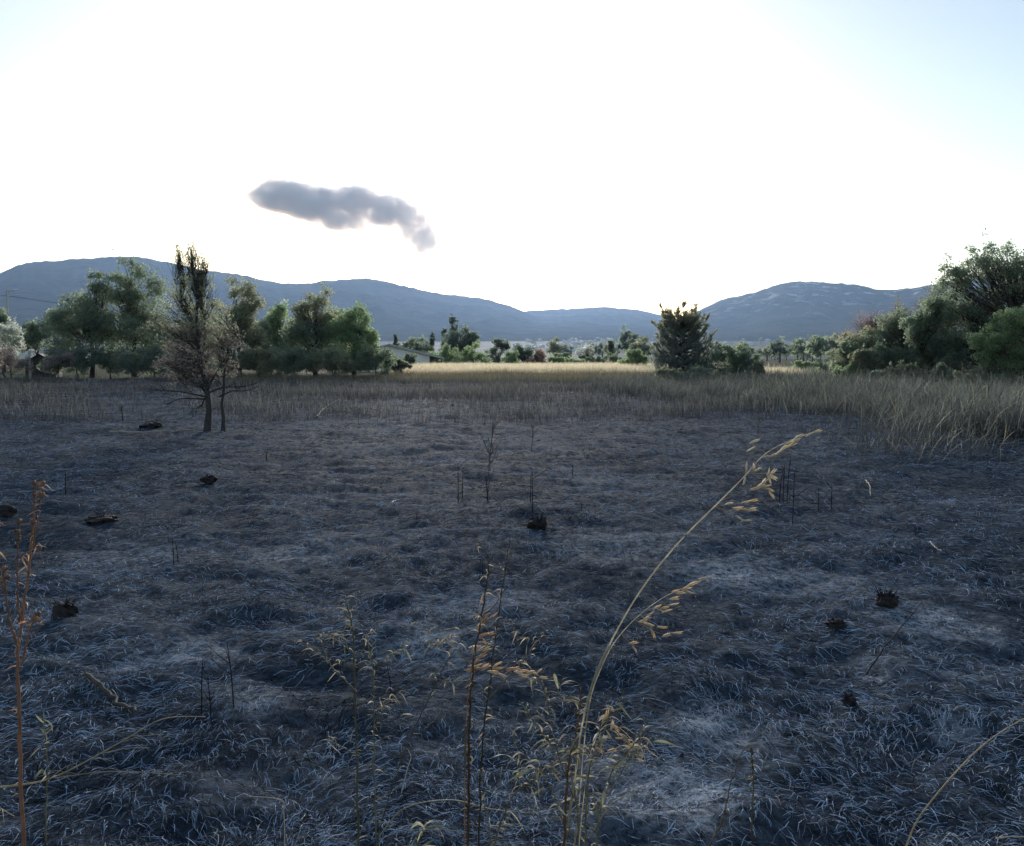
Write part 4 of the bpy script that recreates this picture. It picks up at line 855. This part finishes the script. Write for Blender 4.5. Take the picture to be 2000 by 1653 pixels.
def weed(name, label, cat, Yd, stems_, kind, seed, n_leaf, grp=None, ymax=1700, side=8, lsc=1., tips=None, nodes=False):
    """stems_: list of (pixel path, foot radius, colour); the first path reaches the ground"""
    r = np.random.default_rng(seed); fx = at(stems_[0][0][0][0], stems_[0][0][0][1], Yd)
    base = np.array([fx[0], Yd, float(gz(fx[0], Yd))]); root = empty(name, base); paths = []
    for pts, rad, col in stems_:
        dz = r.uniform(-.05, .05); P = np.array([at(px, py, Yd + dz * k / 3) for k, (px, py) in enumerate(pts)]) - base
        if pts[0][1] > 1800: P[0, 2] = -.04
        path = smooth_path(P, 40); path[1:] += r.normal(size=(39, 3)) * .0012; G = Geo()
        G.tube(path, np.linspace(rad * 1.25, rad * .5, 40), 6, np.array(col) * (.85 + .3 * r.uniform(0, 1, (40, 1)))); G.obj('stem', M_STRAW, root, True); paths.append((path, rad, col))
    for k in range(side):                                    # short side twigs
        path, rad, col = paths[r.integers(len(stems_))]; s = path[r.integers(16, 36)]
        d = np.array([r.choice([-1, 1]) * r.uniform(.5, 1), r.normal() * .5, r.uniform(.2, 1)]); l = r.uniform(.03, .10)
        pth = smooth_path([s, s + d * l * .5 + [0, 0, -.004], s + d * l + [0, 0, .012]], 10); G = Geo(); G.tube(pth, np.linspace(rad * .4, rad * .18, 10), 4, col); G.obj('twig', M_STRAW, root); paths.append((pth, rad * .4, col))
    ms = LEAVES[kind] if isinstance(kind, str) else sum([LEAVES[q] for q in kind], [])
    lens = np.array([np.linalg.norm(np.diff(p[0], axis=0), axis=1).sum() for p in paths]); wts = lens ** .8
    for k in range(n_leaf):
        path = paths[r.choice(len(paths), p=wts / wts.sum())][0]; lo = 6 if len(path) == 40 else 2; i = int(len(path) * (lo / 40 + (1 - lo / 40) * r.uniform(0, 1) ** .8)) - 1
        T = path[min(i + 1, len(path) - 1)] - path[max(i - 1, 0)]; T /= np.linalg.norm(T) + 1e-9
        if not -.1 < (path[i] + base)[2]: continue
        d = unit(r, 1)[0] * np.array([1, 1, .35]) + T * r.uniform(.2, .9)
        attach(ms[r.integers(len(ms))], 'leaf', root, path[i], d, r.uniform(-1, 1), lsc * r.uniform(.5, 2.0))
    if tips:
        for path, rad, col in paths[:tips]:
            G = Geo()
            for q in range(9):
                s = path[-1 - r.integers(0, 9)] + r.normal(size=3) * .003; G.add(s + ICO2[0] * r.uniform(.0028, .0055) * np.array([1, 1, 1.3]), ICO2[1], np.array(col) * r.uniform(.8, 1.6))
            G.obj('seed_head', M_STRAW, root)
    return tag(root, label, cat, grp)
OL, RB, TN, DK = (.19, .18, .12), (.25, .155, .11), (.26, .20, .12), (.13, .125, .085)
weed('weed_plant', 'slender olive weed with two stems and narrow curled leaves', 'weed', 2.15, [([(706, 1950), (701, 1653), (697, 1500), (693, 1350), (690, 1250), (684, 1205), (672, 1165)], .0030, DK), ([(738, 1950), (735, 1653), (731, 1500), (729, 1330), (716, 1235)], .0022, OL),
      ([(696, 1350), (670, 1325), (640, 1290), (622, 1235)], .0016, (.20, .19, .14)), ([(690, 1275), (655, 1250), (625, 1238)], .0013, OL), ([(731, 1300), (760, 1282), (795, 1268)], .0013, OL), ([(697, 1475), (660, 1455), (636, 1445)], .0013, OL), ([(732, 1420), (745, 1390), (752, 1370)], .0012, OL)], 'olive', 901, 230, side=12, lsc=.85)
weed('weed_plant', 'thin leaning weed stem between the two upright weeds', 'weed', 2.2, [([(700, 1940), (745, 1610), (785, 1480), (830, 1380), (870, 1300), (908, 1235)], .0019, (.10, .095, .065)), ([(828, 1425), (855, 1400), (868, 1370)], .0011, OL)], 'olive', 902, 22, side=4, lsc=.75)
weed('weed_plant', 'tall reddish weed with two stems beside drooping oat spikelets', 'weed', 2.05, [([(917, 1990), (914, 1653), (915, 1500), (918, 1390), (926, 1285), (944, 1185), (956, 1090)], .0034, (.11, .075, .042)), ([(930, 1985), (935, 1653), (942, 1450), (955, 1350), (966, 1250), (984, 1130), (996, 1055)], .0024, (.075, .065, .045)),
      ([(944, 1375), (1000, 1315), (1030, 1280), (1075, 1225)], .0015, (.14, .125, .09)), ([(918, 1330), (890, 1330), (862, 1335)], .0012, OL), ([(920, 1300), (880, 1260), (840, 1262)], .0013, OL)], ['olive', 'dry'], 903, 190, side=12, lsc=.75)
weed('weed_plant', 'bushy green weed around the foot of the tall oat stalk', 'weed', 2.0, [([(1098, 2000), (1102, 1653), (1110, 1500), (1126, 1430), (1136, 1340)], .0034, (.17, .105, .05)), ([(1120, 1990), (1130, 1653), (1122, 1540), (1100, 1485), (1058, 1430), (1016, 1372)], .0026, OL), ([(1130, 1990), (1142, 1653), (1152, 1500), (1178, 1440), (1192, 1388)], .0026, OL),
      ([(1140, 1990), (1162, 1653), (1190, 1520), (1225, 1470), (1262, 1425)], .0022, OL), ([(960, 1660), (1000, 1560), (1060, 1505), (1130, 1445)], .0018, (.16, .13, .09)), ([(1120, 1560), (1090, 1470), (1075, 1400), (1062, 1340), (1045, 1330)], .0015, (.17, .16, .12)), ([(1130, 1600), (1180, 1560), (1230, 1480), (1270, 1440)], .0016, OL), ([(1110, 1640), (1085, 1560), (1050, 1490)], .0016, OL)],
     ['green', 'olive', 'olive'], 904, 298, side=22, lsc=1.05)
weed('dry_weed', 'tall reddish-brown dry weed with branching seed heads', 'weed', 1.95, [([(50, 2010), (46, 1653), (40, 1500), (36, 1350), (36, 1275), (46, 1180), (60, 1080), (70, 945)], .0044, RB), ([(36, 1265), (20, 1215), (10, 1150), (6, 1098)], .0028, (.22, .145, .105)), ([(38, 1215), (34, 1130), (37, 1022)], .0022, (.20, .13, .09)), ([(42, 1300), (58, 1235), (73, 1196)], .0022, (.24, .15, .10)), ([(62, 1075), (76, 1010), (80, 946)], .0020, (.24, .16, .10)), ([(10, 1160), (-12, 1060), (-4, 1020)], .0022, (.20, .12, .08))],
     'rust', 905, 70, side=10, lsc=.75, tips=6)
weed('weed_plant', 'stubby dead weed with tan papery leaves in the open stubble', 'weed', 2.6, [([(1468, 1760), (1469, 1600), (1472, 1530), (1466, 1462)], .0030, (.13, .11, .06))], ['dry', 'olive'], 906, 34, side=3, lsc=.6, tips=1)
weed('straw_stalk', 'thin kinked stalk, dark in its upper half, by the stubby dead weed', 'stalk', 2.35, [([(1345, 1840), (1384, 1656), (1412, 1600), (1428, 1530), (1452, 1462)], .0026, (.15, .11, .075))], 'dry', 907, 2, side=0)
weed('weed_plant', 'small green weed standing by the reddish dry weed', 'weed', 2.5, [([(92, 1790), (90, 1600), (92, 1480), (84, 1400)], .0022, OL)], 'green', 908, 22, side=2, lsc=.95)
weed('weed_plant', 'small pale-green seedling with broad drooping leaves', 'weed', 2.25, [([(808, 1880), (812, 1660), (818, 1618)], .0022, (.17, .18, .11)), ([(812, 1660), (830, 1618), (852, 1622)], .0018, (.17, .18, .11))], 'green', 909, 16, side=0, lsc=1.25)
weed('weed_plant', 'low green sprigs between seedling and bushy weed', 'weed', 2.3, [([(955, 1860), (958, 1640), (950, 1585), (945, 1570)], .0018, OL), ([(985, 1855), (982, 1640), (990, 1590)], .0016, OL)], 'green', 910, 18, side=1, lsc=.9)

def oat(label, Yd, pts, rad, col, branches, spk, seed, dy=0.12):
    """spk: (x, y, angle in the picture, index of spikelet kind)"""
    r = np.random.default_rng(seed); n = len(pts); P = np.array([at(px, py, Yd + dy * (k / (n - 1)) ** 2) for k, (px, py) in enumerate(pts)])
    base = np.array([P[0][0], P[0][1], float(gz(P[0][0], P[0][1]))]); root = empty('wild_oat', base); P = P - base
    if pts[0][1] > 1800: P[0, 2] = -.03
    G = Geo(); path = smooth_path(P, 70); G.tube(path, np.concatenate([np.linspace(rad, rad * .7, 45), np.linspace(rad * .7, rad * .22, 25)]), 7, np.array(col) * r.uniform(.88, 1.12, (70, 1))); G.obj('stem', M_STRAW, root, True)
    for q in (22, 41):                                       # stem nodes
        G = Geo(); G.add(path[q] + ICO2[0] * rad * 1.35, ICO2[1], np.array(col) * .6); G.obj('stem_node', M_STRAW, root, True)
    for q in (12, 26):                                       # dry leaf sheaths
        G = Geo(); G.tube(path[q - 7:q + 1], np.linspace(rad * 1.1, rad * 1.5, 8), 7, np.array(col) * .75); G.obj('leaf_sheath', M_STRAW, root, True)
    D = lambda px, py: at(px, py, Yd + dy) - base
    for b_ in branches:
        G = Geo(); G.tube(smooth_path([D(*q) for q in b_], 10), np.linspace(.0008, .0004, 10), 4, (.36, .29, .18)); G.obj('branchlet', M_STRAW, root)
    for x, y, a, k in spk:
        p = D(x, y); p[1] += r.normal() * .006; d = np.array([math.cos(math.radians(a)), r.normal() * .35, math.sin(math.radians(a))])
        attach(SPK[k], 'spikelet', root, p - d / np.linalg.norm(d) * .014, d, r.uniform(0, 6.28), r.uniform(.85, 1.15))
    return tag(root, label, 'oat', 'wild oats on the verge')
STC = (.58, .53, .43)
oat('tall arching wild oat stalk with pale spikelets, the longest straw on the verge', 2.0, [(1040, 1995), (1095, 1690), (1120, 1540), (1138, 1410), (1165, 1315), (1215, 1213), (1268, 1130), (1330, 1055), (1400, 985), (1452, 933), (1492, 889), (1540, 862), (1600, 841)], .0026, STC,
    [[(1455, 932), (1458, 905), (1470, 885), (1474, 866)], [(1462, 925), (1490, 925), (1508, 925)], [(1405, 980), (1440, 965), (1470, 955), (1505, 955)], [(1400, 988), (1430, 985), (1470, 980)], [(1398, 990), (1430, 998), (1465, 998)], [(1400, 992), (1435, 1008), (1460, 1017)], [(1456, 928), (1462, 915), (1478, 915)], [(1495, 888), (1520, 892), (1545, 880)]],
    [(1596, 843, 22, 1), (1580, 849, 24, 1), (1565, 853, 26, 1), (1556, 861, 30, 1), (1547, 870, 38, 1), (1538, 864, 30, 1), (1533, 874, 32, 1), (1523, 882, 35, 1), (1512, 890, 25, 1), (1500, 893, 10, 1), (1475, 864, 25, 1), (1467, 877, 32, 1), (1458, 912, 85, 1), (1472, 912, 82, 1), (1480, 917, 30, 1), (1455, 941, -110, 1), (1500, 921, 62, 1), (1511, 922, 50, 1), (1499, 933, -70, 1), (1508, 932, -25, 1), (1474, 955, 12, 0), (1484, 950, 35, 1), (1490, 943, 50, 1), (1496, 951, 15, 0), (1503, 957, -20, 0), (1508, 967, -45, 1), (1427, 985, 10, 0), (1456, 980, 14, 0), (1474, 979, 10, 0), (1441, 993, 5, 0), (1455, 996, -12, 0), (1466, 995, 12, 0), (1446, 1012, -28, 1), (1458, 1018, 10, 1)], 951)
oat('thin wild oat with a spray of amber spikelets beside the tall stalk', 2.03, [(1060, 1980), (1120, 1660), (1140, 1460), (1152, 1370), (1172, 1310), (1200, 1255), (1245, 1205), (1300, 1165), (1376, 1131)], .0015, STC,
    [[(1240, 1210), (1275, 1232), (1305, 1240), (1328, 1236)], [(1250, 1200), (1270, 1225), (1275, 1243)], [(1262, 1192), (1295, 1182), (1320, 1182)], [(1215, 1240), (1232, 1258), (1242, 1268)]],
    [(1374, 1132, 20, 0), (1362, 1136, 20, 0), (1350, 1141, 22, 0), (1340, 1148, 16, 0), (1330, 1157, 18, 0), (1322, 1156, 8, 2), (1316, 1168, 14, 0), (1345, 1155, -20, 0), (1316, 1181, 8, 0), (1296, 1186, 18, 0), (1284, 1186, 30, 0), (1270, 1196, 25, 0), (1302, 1196, 20, 0), (1287, 1190, -25, 0), (1264, 1207, 20, 0), (1256, 1215, 0, 0), (1267, 1222, -10, 0), (1293, 1224, 5, 0), (1275, 1238, -65, 0), (1300, 1240, 5, 0), (1322, 1236, 8, 0), (1237, 1257, 20, 0), (1240, 1270, -55, 0)], 952)
r = np.random.default_rng(5)
sp3 = [(963, 1199, 25, 2), (948, 1209, 42, 2), (943, 1216, 45, 2), (936, 1222, 50, 2), (944, 1238, 20, 2), (957, 1236, 12, 2), (925, 1262, 10, 0), (944, 1255, -10, 0), (947, 1262, -65, 2), (930, 1266, 20, 2), (948, 1271, 15, 0), (942, 1281, 30, 2), (932, 1290, 45, 2)]
sp3 += [(915 + 11 * k + r.uniform(-4, 4), 1303 + 1.2 * k + r.uniform(-7, 7), r.uniform(-22, 28), int(r.choice([0, 2, 2]))) for k in range(13)] + [(1022, 1315, 5, 2), (1038, 1317, 18, 0), (1052, 1316, 40, 0), (1062, 1321, -5, 0), (970, 1300, 30, 0), (950, 1304, 35, 0), (930, 1302, 20, 2)]
oat('wild oat bent over with orange-tan spikelets beside the tall reddish weed', 2.0, [(900, 2000), (906, 1700), (908, 1500), (912, 1380), (922, 1300), (932, 1245), (950, 1205), (966, 1196)], .0015, (.30, .2, .11),
    [[(920, 1312), (950, 1303), (990, 1304), (1030, 1315), (1066, 1322)], [(926, 1275), (940, 1262), (957, 1258)]], sp3, 953, .03)
oat('low wild oat drooping out of the bushy green weed', 1.98, [(1110, 2000), (1130, 1660), (1148, 1500), (1165, 1440), (1190, 1415), (1222, 1432), (1256, 1476)], .0015, STC,
    [[(1180, 1420), (1188, 1402), (1186, 1388)], [(1165, 1440), (1200, 1462), (1240, 1475)]],
    [(1186, 1398, 80, 0), (1182, 1408, 60, 0), (1194, 1412, 75, 0), (1217, 1440, -20, 2), (1224, 1447, -25, 2), (1212, 1443, -5, 0), (1238, 1460, -18, 0), (1246, 1473, -15, 2), (1228, 1462, -20, 0), (1196, 1466, 5, 2), (1170, 1462, -40, 2), (1188, 1432, -60, 0), (1252, 1484, 0, 0), (1200, 1420, -35, 0)], 954, .03)

def straw(label, pts, rad, col, lifts, Yd=None, forks=0, seed=0):
    r = np.random.default_rng(seed)
    if Yd is None: P = np.array([on_ground(*p) for p in pts]); P[:, 2] = np.maximum(P[:, 2], -.02) + np.array(lifts)
    else: P = np.array([at(px, py, Yd) for px, py in pts])
    base = P[0].copy(); path = smooth_path(P - base, 30); G = Geo(); G.tube(path, np.linspace(rad, rad * .45, 30), 6, np.array(col) * r.uniform(.85, 1.15, (30, 1)))
    for k in range(forks):
        s = path[r.integers(8, 26)]; d = (path[-1] - path[0]) / np.linalg.norm(path[-1] - path[0]) + unit(r, 1)[0] * .45; e = s + d * r.uniform(.06, .2); e[2] = max(e[2], s[2] - .02)
        G.tube(smooth_path([s, (s + e) / 2 + [0, 0, .01], e], 8), np.linspace(rad * .5, rad * .25, 8), 5, col)
    o = G.obj('dry_straw', M_STRAW, None, True); o.location = base; tag(o, label, 'straw', 'loose straws on the verge')
straw('long forked straw lying across the verge behind the reddish dry weed', [(-60, 1570), (60, 1552), (130, 1535), (240, 1482), (320, 1442), (402, 1426)], .0038, (.33, .29, .21), [.03, .04, .05, .06, .07, .05], None, 4, 1)
straw('thin straw running flat below the long forked straw', [(110, 1537), (200, 1535), (290, 1550), (366, 1553)], .0022, (.27, .24, .18), [.03, .04, .04, .03], None, 1, 2)
straw('thick bent straw rising out of the stubble at the field corner', [(1735, 1760), (1772, 1648), (1800, 1590), (1870, 1505), (1930, 1448), (2000, 1404), (2080, 1370)], .0028, (.34, .30, .22), None, 2.3, 0, 3)
straw('short upright pale straw with a kinked tip', [(556, 1800), (556, 1650), (554, 1585), (548, 1562), (482, 1555)], .0020, (.36, .34, .29), None, 2.5, 0, 4)
straw('arching thin straw running between seedling and bushy weed', [(738, 1645), (790, 1610), (880, 1602), (960, 1614), (1040, 1620), (1085, 1600)], .0026, (.24, .24, .18), [.02, .06, .08, .07, .05, .03], None, 2, 5)
straw('curved thin straw beyond the bushy green weed', [(1150, 1650), (1200, 1612), (1262, 1600), (1330, 1616)], .0022, (.24, .23, .18), [.02, .06, .06, .03], None, 1, 6)
straw('short bleached hooked straw between the two upright weeds', [(786, 1548), (796, 1520), (803, 1505), (798, 1494)], .0024, (.40, .38, .33), [.02, .05, .07, .08], None, 0, 7)
straw('pale straw lying flat along the corner of the verge', [(1945, 1650), (1980, 1647), (2040, 1645)], .0026, (.40, .38, .33), [.03, .03, .03], None, 0, 8)
straw('pale straw on the verge beside the reddish weed stem', [(-20, 1600), (0, 1612), (30, 1630)], .003, (.38, .32, .24), [.04, .04, .03], None, 1, 9)
# dead branching weeds in mid-field
def dead_weed(px, yb, yt, label, seed, col, spread=.5):
    g_ = on_ground(px, yb); h = (yb - yt) * g_[1] / F; r = np.random.default_rng(seed); root = empty('dead_weed', g_); G = Geo()
    P = smooth_path([(0, 0, -.03), (.02, 0, h * .4), (.08 * h, 0, h)], 12); G.tube(P, np.linspace(.007, .003, 12), 5, col); G.obj('stem', M_STRAW, root); B = Geo()
    for k in range(15):
        s = P[r.integers(3, 11)]; d = np.array([r.normal() * spread, r.normal() * spread * .6, r.uniform(.4, 1)]); e = s + d * h * r.uniform(.12, .4)
        q = smooth_path([s, (s + e) / 2 + [0, 0, -.02], e], 6); B.tube(q, np.linspace(.004, .0018, 6), 4, col)
        for m in range(2): f = q[3] + unit(r, 1)[0] * h * .1; B.tube([q[3], (q[3] + f) / 2, f], [.002, .0018, .001], 3, col)
    B.obj('branches', M_STRAW, root); tag(root, label, 'weed', 'dead weeds standing in the burnt field')
dead_weed(952, 985, 826, 'tall pale leafless weed skeleton standing mid-field', 31, (.13, .13, .125), .3)
dead_weed(1038, 880, 795, 'brownish leafless weed skeleton behind the reddish-black tussock', 32, (.13, .105, .08), .6)
dead_weed(1300, 800, 752, 'small leafless weed skeleton in front of the juniper', 33, (.12, .11, .085), .6)
dead_weed(1480, 850, 805, 'leafless weed skeleton at the rim of the tall grass', 34, (.15, .14, .11), .6)

# ------------------------------------------------------------------ evening haze
bv = np.array([(x, y, z) for z in (-3., 660.) for x, y in ((-9300, -9300), (9300, -9300), (9300, 9300), (-9300, 9300))])
mh, t, out = new_mat('haze_air'); v = N(t, 'ShaderNodeVolumePrincipled'); v.inputs['Color'].default_value = (.40, .60, .98, 1)
v.inputs['Density'].default_value = .000050; v.inputs['Anisotropy'].default_value = .48; t.links.new(v.outputs[0], out.inputs['Volume'])
hz = link(bpy.data.objects.new('haze', make_mesh('haze', bv, np.array([(3, 2, 1, 0), (4, 5, 6, 7), (0, 1, 5, 4), (1, 2, 6, 5), (2, 3, 7, 6), (3, 0, 4, 7)]), mh)))
tag(hz, 'blue evening haze filling the valley', kind='stuff')
